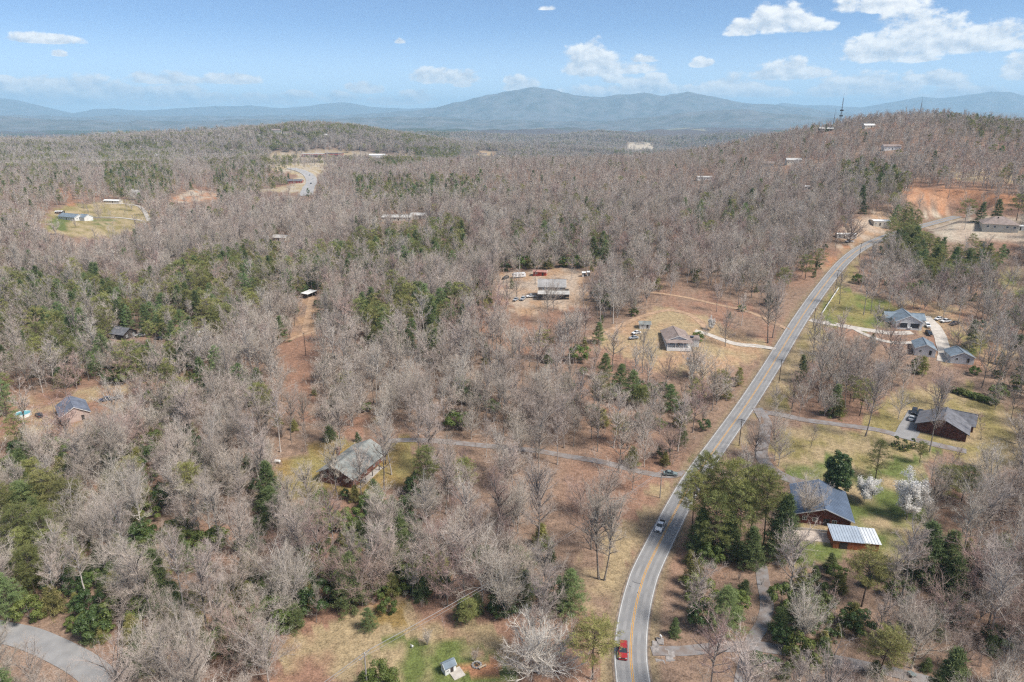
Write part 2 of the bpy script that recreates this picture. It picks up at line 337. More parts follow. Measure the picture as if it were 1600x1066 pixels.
# open ground: (outline in photo pixels, colour, second colour)
OPEN = [
    ([(425, 1005), (520, 958), (620, 938), (720, 968), (800, 992), (850, 1066), (430, 1075)], STRAW, RED),
    ([(560, 965), (600, 945), (660, 960), (650, 985), (590, 985)], MUSTARD, STRAW),
    ([(590, 1030), (640, 1000), (700, 1000), (780, 1020), (830, 1075), (560, 1080)], GREEN, STRAW),
    ([(715, 1030), (755, 1022), (790, 1035), (780, 1058), (735, 1056)], CLAY, LITTER),
    ([(880, 905), (940, 830), (1000, 790), (1045, 755), (1055, 770), (1010, 845), (975, 930), (962, 1075), (930, 1075), (915, 960)], STRAW, LITTER),
    ([(432, 735), (500, 700), (545, 690), (600, 690), (640, 690), (638, 765), (560, 780), (440, 772)], MUSTARD, OLIVE),
    ([(515, 655), (580, 650), (590, 675), (530, 690)], MUSTARD, RED),
    ([(1205, 700), (1280, 668), (1360, 676), (1440, 700), (1470, 760), (1435, 850), (1440, 890), (1375, 890), (1300, 880), (1235, 890), (1225, 850), (1240, 760)], GREEN, STRAW),
    ([(1230, 660), (1380, 668), (1430, 690), (1430, 720), (1300, 712), (1210, 700)], STRAW, OLIVE),
    ([(1340, 670), (1400, 610), (1480, 600), (1600, 640), (1600, 730), (1505, 725), (1420, 690)], OLIVE, STRAW),
    ([(1130, 690), (1165, 650), (1215, 570), (1260, 500), (1300, 430), (1335, 398), (1350, 410), (1310, 460), (1290, 520), (1250, 590), (1235, 645), (1195, 640), (1160, 690)], STRAW, OLIVE),
    ([(1300, 440), (1345, 455), (1400, 478), (1395, 515), (1330, 512), (1285, 500)], OLIVE, GREEN),
    ([(1395, 470), (1450, 465), (1500, 490), (1560, 520), (1600, 560), (1520, 575), (1470, 570), (1440, 520)], RED, STRAW),
    ([(1490, 520), (1540, 520), (1545, 545), (1495, 545)], OLIVE, GREEN),
    ([(915, 535), (975, 505), (1030, 482), (1110, 488), (1180, 520), (1210, 548), (1140, 575), (1060, 590), (1000, 570)], STRAW, DIRT),
    ([(1000, 455), (1100, 455), (1230, 500), (1215, 545), (1120, 500), (1040, 478)], RED, LITTER),
    ([(770, 440), (800, 425), (905, 420), (925, 450), (925, 490), (860, 480), (800, 490)], DIRT, TANLOT),
    ([(735, 490), (920, 478), (950, 530), (900, 560), (760, 555)], RED, LITTER),
    ([(438, 545), (470, 510), (495, 520), (490, 600), (485, 655), (445, 645)], RED, RED),
    ([(455, 525), (475, 490), (480, 465), (495, 470), (495, 515), (470, 535)], DIRT, LITTER),
    ([(-20, 655), (30, 622), (100, 612), (165, 602), (215, 600), (200, 640), (160, 655), (90, 690), (0, 690)], STRAW, RED),
    ([(66, 348), (85, 325), (130, 318), (190, 314), (228, 324), (234, 346), (170, 372), (120, 372), (72, 362)], STRAWL, OLIVE),
    ([(85, 335), (110, 345), (100, 360), (72, 358)], GREEN, GREEN), ([(140, 338), (185, 338), (180, 352), (140, 352)], GREEN, STRAW),
    ([(88, 292), (110, 295), (132, 315), (112, 322), (100, 310)], RED, CLAY),
    ([(415, 256), (428, 236), (560, 237), (650, 245), (655, 251), (590, 256), (515, 258), (496, 275), (490, 300), (445, 302), (400, 298), (455, 290), (465, 272), (420, 266)], STRAWL, PALE),
    ([(262, 312), (300, 297), (346, 303), (340, 312), (280, 318)], CLAY, PALE),
    ([(1410, 304), (1420, 294), (1500, 295), (1590, 308), (1594, 322), (1500, 321), (1428, 318)], CLAY, (.44, .25, .15)),
    ([(1440, 330), (1500, 325), (1495, 336), (1440, 338)], PALE, CLAY),
    ([(1475, 268), (1540, 262), (1600, 276), (1600, 290), (1500, 284)], LITTER, STRAWL),
    ([(1300, 385), (1312, 368), (1340, 338), (1385, 335), (1402, 350), (1372, 376), (1335, 392)], TANLOT, DIRT),
    ([(1285, 430), (1320, 385), (1345, 372), (1330, 392), (1300, 432)], CLAY, DIRT),
    ([(1430, 350), (1520, 338), (1610, 340), (1610, 378), (1480, 372)], TANLOT, PALE),
    ([(970, 236), (985, 222), (1020, 222), (1025, 236)], PALE, PALE),
    ([(735, 243), (760, 234), (780, 238), (775, 246)], STRAWL, DIRT),
    ([(1560, 430), (1600, 415), (1600, 480), (1580, 470)], GREEN, STRAW),
]

# ---------------------------------------------------------------- ground
def ground_sheet():
    az = np.concatenate([np.arange(-1.5, -.75, .02), np.arange(-.75, .75, .0045), np.arange(.75, 1.5001, .02)])
    d = np.concatenate([[4, 12, 22, 32, 42], np.geomspace(50, 1500, 200), np.geomspace(1500, 36000, 112)[1:]])
    A, D = np.meshgrid(az, d); X = np.sin(A) * D; Y = np.cos(A) * D
    Z = height(X.ravel(), Y.ravel()).reshape(X.shape)
    n, m = X.shape
    V = np.stack([X, Y, Z], -1).reshape(-1, 3)
    i = np.arange(n - 1)[:, None] * m + np.arange(m - 1)[None]
    Fq = np.stack([i, i + 1, i + m + 1, i + m], -1).reshape(-1, 4)[:, ::-1]
    px, py = project(V)
    jx = (fbm(V[:, 0] / 9, V[:, 1] / 9, 3, 5) - .5); jy = (fbm(V[:, 0] / 9 + 50, V[:, 1] / 9, 3, 6) - .5)
    dist = np.hypot(V[:, 0], V[:, 1]); jit = 16000 / np.maximum(dist, 150)
    col = np.tile(np.array(LITTER), (len(V), 1))
    t = fbm(V[:, 0] / 16, V[:, 1] / 16, 4, 21)[:, None]
    col = col * (.8 + .4 * t) + (np.array(RED) - np.array(LITTER)) * np.clip((fbm(V[:, 0] / 40, V[:, 1] / 40, 3, 8)[:, None] - .45) * 3, 0, 1)
    ft = sstep(1200, 2600, dist)[:, None]
    col = col * (1 - ft) + np.array(WOODFAR) * (.75 + .5 * fbm(V[:, 0] / 260, V[:, 1] / 260, 4, 31)[:, None]) * ft
    fg = (sstep(.55, .62, fbm(V[:, 0] / 900, V[:, 1] / 900, 4, 44)) * sstep(2600, 4000, dist))[:, None]
    col = col * (1 - fg) + np.array((.075, .085, .05)) * fg
    fo = (sstep(.68, .72, fbm(V[:, 0] / 700 + 9, V[:, 1] / 700, 4, 47)) * sstep(4000, 6000, dist))[:, None]
    col = col * (1 - fo) + np.array((.30, .26, .17)) * fo
    for poly, c1, c2 in OPEN:
        k = poly_mask(poly, px + jx * jit, py + jy * jit * .6)
        f = np.clip((fbm(V[k, 0] / 7, V[k, 1] / 7, 3, 12)[:, None] - .38) * 4, 0, 1)
        col[k] = np.array(c1) * (1 - f) + np.array(c2) * f
    bd, _ = road_near(V[:, 0], V[:, 1])
    w = (1 - sstep(4.2, 6.5, bd + jx * 3))[:, None]; col = col * (1 - w) + np.array((.25, .19, .12)) * w
    m_ = bpy.data.materials.new('ground_cover'); m_.use_nodes = True; nt = m_.node_tree; N = nt.nodes; Lk = nt.links; b = N['Principled BSDF']
    b.inputs['Roughness'].default_value = .95; b.inputs['Specular IOR Level'].default_value = .1
    at = N.new('ShaderNodeAttribute'); at.attribute_name = 'cover'
    tc = N.new('ShaderNodeTexCoord')
    n1 = N.new('ShaderNodeTexNoise'); n1.inputs['Scale'].default_value = .55; n1.inputs['Detail'].default_value = 6; n1.inputs['Roughness'].default_value = .68; Lk.new(tc.outputs['Object'], n1.inputs['Vector'])
    n2 = N.new('ShaderNodeTexNoise'); n2.inputs['Scale'].default_value = 2.6; n2.inputs['Detail'].default_value = 4; Lk.new(tc.outputs['Object'], n2.inputs['Vector'])
    ad = N.new('ShaderNodeMath'); ad.operation = 'ADD'; Lk.new(n1.outputs['Fac'], ad.inputs[0]); Lk.new(n2.outputs['Fac'], ad.inputs[1])
    mr = N.new('ShaderNodeMapRange'); Lk.new(ad.outputs[0], mr.inputs[0]); mr.inputs[1].default_value = .65; mr.inputs[2].default_value = 1.35; mr.inputs[3].default_value = .38; mr.inputs[4].default_value = 1.6
    vm = N.new('ShaderNodeVectorMath'); vm.operation = 'SCALE'; Lk.new(at.outputs['Color'], vm.inputs[0]); Lk.new(mr.outputs[0], vm.inputs['Scale'])
    Lk.new(vm.outputs[0], b.inputs['Base Color'])
    bp = N.new('ShaderNodeBump'); bp.inputs['Strength'].default_value = .5; bp.inputs['Distance'].default_value = .2; Lk.new(n2.outputs['Fac'], bp.inputs['Height']); Lk.new(bp.outputs[0], b.inputs['Normal'])
    me = fast_mesh('ground', V, Fq, m_, smooth=True)
    ca = me.color_attributes.new('cover', 'FLOAT_COLOR', 'POINT'); ca.data.foreach_set('color', np.concatenate([col, np.ones((len(col), 1))], 1).astype(np.float32).ravel())
    o = bpy.data.objects.new('ground', me); COL.objects.link(o)
    tag(o, 'leaf-strewn rolling ground with lawns, clay and clearings', kind='structure')
ground_sheet()

# ---------------------------------------------------------------- blue mountains
def mountain_range(name, label, dist, depth, prof, seed, rough):
    """ridge of given skyline (photo x, photo y) at a distance, with spurs and a foot"""
    xs = np.array([p[0] for p in prof], float); ys = np.array([p[1] for p in prof], float)
    cols = np.linspace(-1.15, 1.15, 520); rows = np.linspace(-1, 1, 46)
    pxs = 800 + FPX * np.tan(cols) / 1.05
    sky_y = np.interp(pxs, xs, ys)
    top = CAMZ + (HOR - sky_y) / FPX * dist * 1.0
    V = []; C, Rr = np.meshgrid(cols, rows)
    D = dist + Rr * depth
    X = np.sin(C) * D; Y = np.cos(C) * D
    prof_r = np.exp(-(Rr * 1.7) ** 2) - math.exp(-2.89) * .98
    sp = 1 - np.abs(2 * fbm(C * 22 + seed, Rr * 1.6 + seed, 5, seed) - 1)
    Z = -90 + (top[None] + 90) * np.clip(prof_r / (1 - math.exp(-2.89) * .98), 0, 1) * (1 - rough * (1 - sp) * np.minimum(1, np.abs(Rr) * 5)) + (sp - .6) * rough * 90 * np.exp(-(Rr * 1.7) ** 2)
    n, m = X.shape; i = np.arange(n - 1)[:, None] * m + np.arange(m - 1)[None]
    Fq = np.stack([i, i + 1, i + m + 1, i + m], -1).reshape(-1, 4)[:, ::-1]
    me = fast_mesh(name, np.stack([X, Y, Z], -1).reshape(-1, 3), Fq, mat('mountain_woods', (.17, .165, .16), .95, .25, .004, col2=(.085, .098, .088), detail=9), smooth=True)
    o = bpy.data.objects.new(name, me); COL.objects.link(o); tag(o, label, kind='structure')
mountain_range('mountains', 'high blue wooded mountains with a broad central summit', 17000, 3600,
    [(-1500, 180), (-400, 178), (0, 181), (400, 182), (520, 181), (620, 178), (690, 170), (750, 156), (800, 145), (830, 142), (860, 146), (890, 154), (930, 156), (960, 150), (985, 147), (1010, 152), (1045, 147), (1075, 155), (1120, 164), (1160, 167), (1190, 168), (1240, 175), (1300, 178), (1400, 178), (2400, 178)], 3, .5)
mountain_range('mountains', 'far blue mountain chain along the horizon', 25000, 4500,
    [(-1500, 170), (-300, 166), (0, 163), (15, 160), (35, 163), (60, 159), (100, 163), (150, 173), (180, 178), (210, 174), (240, 172), (265, 174), (300, 174), (360, 170), (430, 168), (480, 171), (520, 167), (560, 163), (600, 168), (650, 172), (700, 170), (900, 172), (1150, 172), (1180, 165), (1210, 168), (1260, 168), (1290, 170), (1340, 164), (1375, 158), (1400, 160), (1430, 158), (1470, 153), (1500, 154), (1530, 160), (1560, 160), (1600, 163), (1900, 168), (2600, 172)], 8, .4)
mountain_range('mountains', 'low blue foothills in front of the far chain', 11500, 2200,
    [(-1500, 186), (0, 185), (60, 182), (120, 186), (250, 188), (420, 187), (520, 186), (600, 184), (690, 183), (760, 188), (900, 190), (1000, 184), (1060, 176), (1110, 172), (1150, 176), (1220, 182), (1320, 184), (1600, 183), (2600, 184)], 14, .5)

# ---------------------------------------------------------------- roads and drives
M_ASPH = mat('asphalt', (.315, .305, .295), .8, .12, .35, bump=.15, detail=8, col2=(.255, .248, .242))
M_GRAV = mat('gravel', (.27, .255, .25), .95, .2, .5, bump=.4, detail=9, col2=(.215, .17, .145))
M_DIRT = mat('dirt', (.42, .28, .18), .95, .15, .6, bump=.3, detail=8)
M_CONC = mat('pale_concrete', (.52, .47, .41), .9, .1, .6, bump=.15, detail=8)
M_WHITE = mat('white_marking', (.72, .71, .68), .7, .08, 2.0); M_YEL = mat('yellow_marking', (.66, .34, .05), .7, .1, 2.0)

def ribbon(name, path, o0, o1, m, dz, label=None, kind=None, parent=None, drape=False, k=3, wob=0.0):
    path = np.asarray(path, float)
    T = np.gradient(path[:, :2], axis=0); T /= np.maximum(np.linalg.norm(T, axis=1)[:, None], 1e-6); Nn = np.stack([T[:, 1], -T[:, 0]], 1)
    V = []
    for j in range(k):
        o = o0 + (o1 - o0) * j / (k - 1)
        w = 1 + wob * (fbm(np.arange(len(path)) * .35 + j * 9, np.zeros(len(path)), 2, j) - .5)
        p = path[:, :2] + Nn * (o * w)[:, None] if wob else path[:, :2] + Nn * o
        z = height(p[:, 0], p[:, 1]) + dz if drape else path[:, 2] + dz
        V.append(np.column_stack([p, z]))
    V = np.stack(V, 1).reshape(-1, 3); n = len(path)
    Fc = [(i * k + j, i * k + j + 1, (i + 1) * k + j + 1, (i + 1) * k + j) for i in range(n - 1) for j in range(k - 1)]
    ob = mesh_obj(name, V, Fc, m, parent)
    if label: tag(ob, label, kind=kind)
    return ob

rd = ribbon('road', ROAD, -3.55, 3.55, M_ASPH, 0.0, 'two-lane grey asphalt road climbing the slope', 'structure', k=5)
ribbon('edge_line', ROAD, -3.34, -3.23, M_WHITE, .012, parent=rd, k=2); ribbon('edge_line', ROAD, 3.23, 3.34, M_WHITE, .012, parent=rd, k=2)
ribbon('centre_line', ROAD, -.24, -.10, M_YEL, .012, parent=rd, k=2); ribbon('centre_line', ROAD, .10, .24, M_YEL, .012, parent=rd, k=2)
M_VERGE = mat('gritty_verge', (.25, .19, .14), .95, .2, .8, bump=.3)
M_WORN = mat('worn_wheel_track', (.275, .268, .262), .75, .12, .25, detail=8, col2=(.225, .22, .216))
for o_ in (-2.45, -.95, .95, 2.45): ribbon('wheel_track', ROAD, o_ - .36, o_ + .36, M_WORN, .006, parent=rd, k=2, wob=.0)
# road skirt keeps the slab on its bed
ribbon('road_edge', ROAD, -4.0, -3.54, M_VERGE, -.02, parent=rd, k=2); ribbon('road_edge', ROAD, 3.54, 4.0, M_VERGE, -.02, parent=rd, k=2)

for pts in ([(984, 906), (992, 911), (1001, 913)], [(983, 916), (991, 923), (998, 928)], [(1046, 809), (1052, 806), (1058, 802)]):
    P = np.array([ground(*p) for p in pts]); P[:, 2] = [ROAD[((ROAD[:, :2] - p[:2]) ** 2).sum(1).argmin(), 2] for p in P]
    ribbon('tar_seam', smooth_path(P, .5), -.07, .07, mat('tar', (.06, .06, .065), .6, .1, 3), .014, parent=rd, k=2)
DRIVES = []   # world polylines, for keeping trees off
def gpath(pts, step=2.0):
    P = np.array([ground(*p) for p in pts]); return smooth_path(P, step)
def drive(name, pts, w, m, label, dz=.10, wob=.22):
    p = gpath(pts); DRIVES.append((p, w)); return ribbon(name, p, -w / 2, w / 2, m, dz, label, 'structure', None, True, 4, wob)
drive('gravel_drive', [(1176, 642), (1215, 648), (1260, 657), (1320, 665), (1370, 672), (1420, 685), (1470, 697), (1510, 706)], 3.6, M_GRAV, 'grey gravel drive from the road to the log house')
drive('gravel_drive', [(1183, 638), (1196, 660), (1193, 685), (1190, 712), (1204, 733), (1232, 749), (1255, 756)], 4.2, M_GRAV, 'curved gravel drive to the blue-roofed house', .13)
drive('parking_pad', [(1412, 686), (1424, 666), (1436, 645)], 7.0, M_ASPH, 'dark parking pad beside the log house', .16, .1)
drive('gravel_drive', [(1074, 738), (1045, 744), (1000, 737), (940, 722), (890, 714), (840, 705), (790, 700), (740, 695), (690, 690), (640, 688), (605, 690)], 3.0, M_GRAV, 'narrow gravel drive through the woods to the grey-roofed house')
drive('concrete_drive', [(1212, 546), (1180, 541), (1150, 538), (1125, 530), (1104, 522), (1086, 517)], 3.4, M_CONC, 'pale drive from the road to the brown-roofed bungalow')
drive('dirt_track', [(918, 530), (950, 518), (985, 502), (1015, 491), (1045, 485), (1072, 490), (1092, 502), (1104, 516)], 3.2, M_DIRT, 'orange dirt track looping behind the bungalow', .09)
drive('dirt_track', [(1005, 456), (1060, 463), (1120, 476), (1180, 491), (1215, 508), (1232, 516)], 2.4, M_DIRT, 'thin dirt path through the open woods to the road', .09)
drive('concrete_drive', [(1266, 500), (1285, 504), (1320, 510), (1355, 516), (1395, 521), (1425, 520)], 4.2, M_CONC, 'pale drive from the road to the white garage')
drive('concrete_drive', [(1330, 512), (1350, 522), (1372, 531), (1400, 536), (1432, 536)], 2.6, M_CONC, 'narrow pale drive to the white outbuilding', .13)
drive('concrete_drive', [(1445, 494), (1458, 508), (1466, 520), (1472, 536), (1476, 552), (1474, 566)], 5.5, M_CONC, 'wide pale drive down past the white outbuildings', .16)
drive('gravel_lane', [(1178, 845), (1187, 880), (1193, 912), (1198, 945), (1192, 975), (1176, 1002), (1166, 1032), (1158, 1070)], 3.0, M_GRAV, 'shaded gravel lane under the pines')
drive('gravel_lane', [(1018, 1018), (1080, 1017), (1130, 1012), (1180, 1011), (1230, 1018), (1290, 1029), (1350, 1041), (1420, 1057), (1480, 1074)], 3.1, M_GRAV, 'gravel lane leaving the road and crossing the shaded lane', .13)
lr = gpath([(-90, 972), (-40, 979), (0, 988), (45, 998), (100, 1022), (140, 1046), (166, 1074), (180, 1110)])
DRIVES.append((lr, 7.0)); ribbon('side_road', lr, -3.1, 3.1, M_ASPH, .12, 'curving side road below the leaf-strewn bank', 'structure', None, True, 5)
drive('dirt_track', [(452, 532), (470, 524), (495, 518)], 3.0, M_DIRT, 'short dirt track across the red clearing', .09)
drive('dirt_track', [(476, 520), (481, 497), (484, 478), (487, 464)], 3.4, M_DIRT, 'dirt track up to the white-roofed carport', .12)
drive('field_drive', [(131, 341), (150, 340), (175, 340), (200, 342), (222, 345)], 4.0, M_CONC, 'pale drive across the field to the farmhouse', .3)
drive('field_drive', [(165, 319), (195, 319), (215, 322), (226, 331), (233, 346)], 4.0, M_CONC, 'pale drive curving round the straw field', .3)
drive('highway', [(478, 306), (482, 294), (487, 283), (482, 274), (472, 268), (455, 263)], 17.0, mat('worn_asphalt', (.40, .38, .36), .9, .1, .2), 'wide pale highway climbing towards the red brick store', .5, .05)

# ---------------------------------------------------------------- buildings
M_GLASS = mat('window_glass', (.03, .04, .05), .08, .1, 1.0, spec=.6)
M_WHITEW = mat('white_siding', (.72, .71, .68), .7, .06, .8); M_TRIM = mat('white_trim', (.78, .77, .74), .6, .05, 1.0)
M_BRICK = mat('brown_brick', (.25, .115, .085), .9, .2, 2.5, bump=.3); M_LOG = mat('stained_logs', (.15, .06, .045), .8, .25, 1.4, bump=.3)
M_GREYR = mat('grey_shingle', (.27, .28, .26), .9, .15, .5, bump=.3, detail=9); M_DKSH = mat('charcoal_shingle', (.165, .165, .18), .9, .15, .6, bump=.3, detail=9)
M_BLUER = mat('blue_metal_roof', (.11, .145, .205), .5, .10, .3, spec=.45); M_SILV = mat('galvanised_roof', (.50, .56, .62), .42, .06, .5, metal=.3, spec=.5)
M_TANR = mat('brown_shingle', (.30, .235, .205), .9, .12, .5, bump=.3, detail=9); M_BLGR = mat('blue_grey_shingle', (.20, .245, .285), .85, .12, .5, bump=.2, detail=9)
M_PINK = mat('pinkish_siding', (.52, .40, .35), .85, .08, .7); M_DARKW = mat('dark_timber', (.06, .05, .045), .85, .2, 1.5); M_REDP = mat('red_paint', (.42, .07, .045), .7, .12, .7)
M_ORW = mat('orange_boards', (.36, .13, .06), .8, .15, 1.5); M_GREYM = mat('pale_grey_roof', (.48, .46, .43), .7, .10, .4, bump=.1); M_BAYSHADE = mat('garage_bay_shade', (.05, .05, .055), .9, .1, 1)
M_REDBRICK = mat('red_brick', (.34, .10, .08), .9, .12, .3); M_CREAM = mat('cream_stucco', (.62, .56, .46), .85, .06, .4); M_CHROME = mat('dull_metal', (.45, .46, .48), .4, .08, 1, metal=.7)
VISLIST = []     # (outline in photo pixels, distance): things the woods must leave in view
HOUSES = []      # (x, y, radius) trees keep off

def opening(parent, side, L, W, u, v, w, h, kind, mats):
    """window or door standing 4 cm proud of a wall, with its own frame and pane"""
    def place(mb):
        out = []
        for (x, y, z) in mb.v:      # x along the wall, y outwards, z up
            if side == 'f': out.append((x, -y, z))
            elif side == 'b': out.append((L - x, W + y, z))
            elif side == 'r': out.append((L + y, x, z))
            else: out.append((-y, W - x, z))
        mb.v = [(a - L / 2, b - W / 2, c) for a, b, c in out]
        return mb
    t = .12
    if kind == 'window':
        mb = MB(); mb.box(u, u + w, -.02, .05, v, v + t); mb.box(u, u + w, -.02, .05, v + h - t, v + h); mb.box(u, u + t, -.02, .05, v + t, v + h - t); mb.box(u + w - t, u + w, -.02, .05, v + t, v + h - t)
        mb.box(u + w / 2 - .04, u + w / 2 + .04, -.02, .045, v + t, v + h - t)
        o = place(mb).build('window', mats.get('trim', M_TRIM), parent)
        place(MB().box(u + t - .01, u + w - t + .01, -.02, .02, v + t - .01, v + h - t + .01)).build('pane', M_GLASS, o)
    elif kind == 'door':
        o = place(MB().box(u, u + w, -.02, .05, v, v + h)).build('door', mats.get('door', M_DARKW), parent)
        place(MB().box(u + w - .16, u + w - .08, .05, .10, v + .95, v + 1.05)).build('handle', M_CHROME, o)
    elif kind == 'garage':
        o = place(MB().box(u, u + w, -.02, .03, v, v + h)).build('garage_shade_panel', M_BAYSHADE, parent)  # flat dark panel on the wall, coloured as the shade inside the bay
        mb = MB(); mb.box(u - .12, u, -.02, .08, v, v + h); mb.box(u + w, u + w + .12, -.02, .08, v, v + h); mb.box(u - .12, u + w + .12, -.02, .08, v + h, v + h + .14)
        place(mb).build('door_frame', mats.get('trim', M_TRIM), o)

def gable_block(root, L, W, hw, rise, ridge, wall, roofm, over=.45, base=-1.6, off=(0, 0), z0=0.0, ribs=0):
    """walls with two gables and a two-slab roof; ridge 'x' or 'y'; returns roof object"""
    ox, oy = off; a, b = (L / 2, W / 2)
    def T(p):        # build with ridge along x, swap when along y
        return (p[0] + ox, p[1] + oy, p[2] + z0)
    if ridge == 'y': a, b = b, a
    def X(p): return T((p[1], p[0], p[2])) if ridge == 'y' else T(p)
    wv = [(-a, -b, base), (a, -b, base), (a, b, base), (-a, b, base), (-a, -b, hw), (a, -b, hw), (a, b, hw), (-a, b, hw), (-a, 0, hw + rise), (a, 0, hw + rise)]
    wf = [(0, 1, 5, 4), (2, 3, 7, 6), (1, 2, 6, 9, 5), (3, 0, 4, 8, 7), (4, 5, 9, 8), (6, 7, 8, 9)]
    mb = MB(); mb.add([X(p) for p in wv], wf if ridge != 'y' else [tuple(reversed(f)) for f in wf]); mb.build('wall', wall, root)
    s = rise / b; th = .16; ae = a + over; be = b + over
    mb = MB()
    for sg in (-1, 1):
        lo = [(-ae, sg * be, hw - s * over + .03), (ae, sg * be, hw - s * over + .03), (ae, 0, hw + rise + .03), (-ae, 0, hw + rise + .03)]
        hi = [(p[0], p[1], p[2] + th) for p in lo]
        flip = (sg > 0) != (ridge == 'y')
        if flip: lo = lo[::-1]; hi = hi[::-1]
        mb.hexa([X(p) for p in lo], [X(p) for p in hi])
    roof = mb.build('roof', roofm, root)
    cap = MB(); cap.box(-ae - .02, ae + .02, -.16, .16, hw + rise + .15, hw + rise + .25)
    cap.v = [X(p) for p in cap.v]; cap.build('ridge_cap', roofm, roof)
    for e in (-1, 1):
        fa = MB()
        for sg in (-1, 1):
            p0 = (e * (ae + .015), sg * be, hw - s * over - .06); p1 = (e * (ae + .015), 0, hw + rise - .06)
            fa.hexa([(p0[0] - .03, p0[1], p0[2]), (p0[0] + .03, p0[1], p0[2]), (p1[0] + .03, p1[1], p1[2]), (p1[0] - .03, p1[1], p1[2])],
                    [(p0[0] - .03, p0[1], p0[2] + .25), (p0[0] + .03, p0[1], p0[2] + .25), (p1[0] + .03, p1[1], p1[2] + .25), (p1[0] - .03, p1[1], p1[2] + .25)])
        fa.v = [X(p) for p in fa.v]; fa.build('fascia', M_TRIM if wall not in (M_LOG, M_DARKW, M_ORW) else M_DARKW, roof)
    if ribs:
        n = int(2 * ae / ribs)
        for sg in (-1, 1):
            for i in range(1, n):
                x = -ae + 2 * ae * i / n
                r = MB(); z0_, z1_ = hw - s * over + .03 + th, hw + rise + .03 + th
                r.hexa([(x - .03, sg * be, z0_), (x + .03, sg * be, z0_), (x + .03, sg * .17, z1_ - s * .17), (x - .03, sg * .17, z1_ - s * .17)],
                       [(x - .03, sg * be, z0_ + .05), (x + .03, sg * be, z0_ + .05), (x + .03, sg * .17, z1_ - s * .17 + .05), (x - .03, sg * .17, z1_ - s * .17 + .05)])
                r.v = [X(p) for p in r.v]; r.build('roof_rib', roofm, roof)
    return roof

def local(root, p):
    a = root.rotation_euler.z; c, s_ = math.cos(a), math.sin(a)
    return np.array([root.location.x + c * p[0] - s_ * p[1], root.location.y + s_ * p[0] + c * p[1], root.location.z + p[2]])

def site(name, px, py, yaw, L, W, label, cat, group=None, vis=True, vis_h=5.0, keep=1.0):
    """an Empty at the centre of a footprint; yaw: degrees clockwise of the far direction"""
    g = ground(px, py); rz = -math.radians(yaw)
    c, s_ = math.cos(rz), math.sin(rz)
    zs = [float(height(g[0] + c * x - s_ * y, g[1] + s_ * x + c * y)[0]) for x in (-L / 2, 0, L / 2) for y in (-W / 2, 0, W / 2)]
    o = empty(name, (g[0], g[1], float(np.mean(zs)) + .1), rz); tag(o, label, cat, group)
    HOUSES.append((g[0], g[1], .5 * math.hypot(L, W) * keep + 1.0))
    if vis:
        P = np.array([local(o, (x, y, z)) for x in (-L / 2, L / 2) for y in (-W / 2, W / 2) for z in (.6, vis_h)])
        X, Y = project(P); hull = convex(np.column_stack([X, Y])); VISLIST.append((hull, math.hypot(g[0], g[1]) - W / 2 - 1, (.45 if name in ('brick_house', 'pink_house') else .72 if name == 'porch_house' else 1.0) if math.hypot(g[0], g[1]) < 480 else (.97 if name in ('brick_store', 'white_hall', 'farmhouse') else .8)))
    return o

def convex(P):
    P = sorted(map(tuple, P))
    def half(Q):
        h = []
        for p in Q:
            while len(h) > 1 and (h[-1][0] - h[-2][0]) * (p[1] - h[-2][1]) - (h[-1][1] - h[-2][1]) * (p[0] - h[-2][0]) <= 0: h.pop()
            h.append(p)
        return h[:-1]
    return half(P) + half(P[::-1])

def simple_house(name, px, py, yaw, L, W, hw, rise, ridge, wall, roofm, label, cat='house', wins=True, group=None, ribs=0, chimney=None, trim=M_TRIM, over=.45, vis_h=None):
    r = site(name, px, py, yaw, L, W, label, cat, group, vis_h=vis_h or hw + rise)
    roof = gable_block(r, L, W, hw, rise, ridge, wall, roofm, over, ribs=ribs)
    mats = {'trim': trim}
    if wins:
        n = max(2, int(L / 3.2))
        for i in range(n):
            u = L * (i + .5) / n - .55
            if i == n // 2: opening(r, 'f', L, W, u, .05, 1.0, 2.05, 'door', mats)
            else: opening(r, 'f', L, W, u, .9, 1.1, 1.25, 'window', mats)
        n = max(1, int(W / 4))
        for sd in 'lr':
            for i in range(n): opening(r, sd, L, W, W * (i + .5) / n - .55, .9, 1.1, 1.25, 'window', mats)
    if chimney:
        x, y, h = chimney; MB().box(x - .5, x + .5, y - .4, y + .4, -.5, h).box(x - .58, x + .58, y - .48, y + .48, h, h + .2).build('chimney', M_BRICK, r)
    return r

# grey-roofed brick house in the woods
hA = simple_house('brick_house', 553, 733, 22, 12.5, 19, 2.9, 3.0, 'y', M_BRICK, M_GREYR, 'brick house with weathered pale grey shingle roof in a mossy clearing', chimney=(-6.9, 1.5, 5.6), over=.7)
MB().box(6.6, 8.6, -6, 6, -.8, .25).build('porch', M_CONC, hA)
for y in (-5.8, -2, 2, 5.8): MB().box(8.3, 8.5, y - .1, y + .1, .25, 2.75).build('porch_post', M_DARKW, hA)
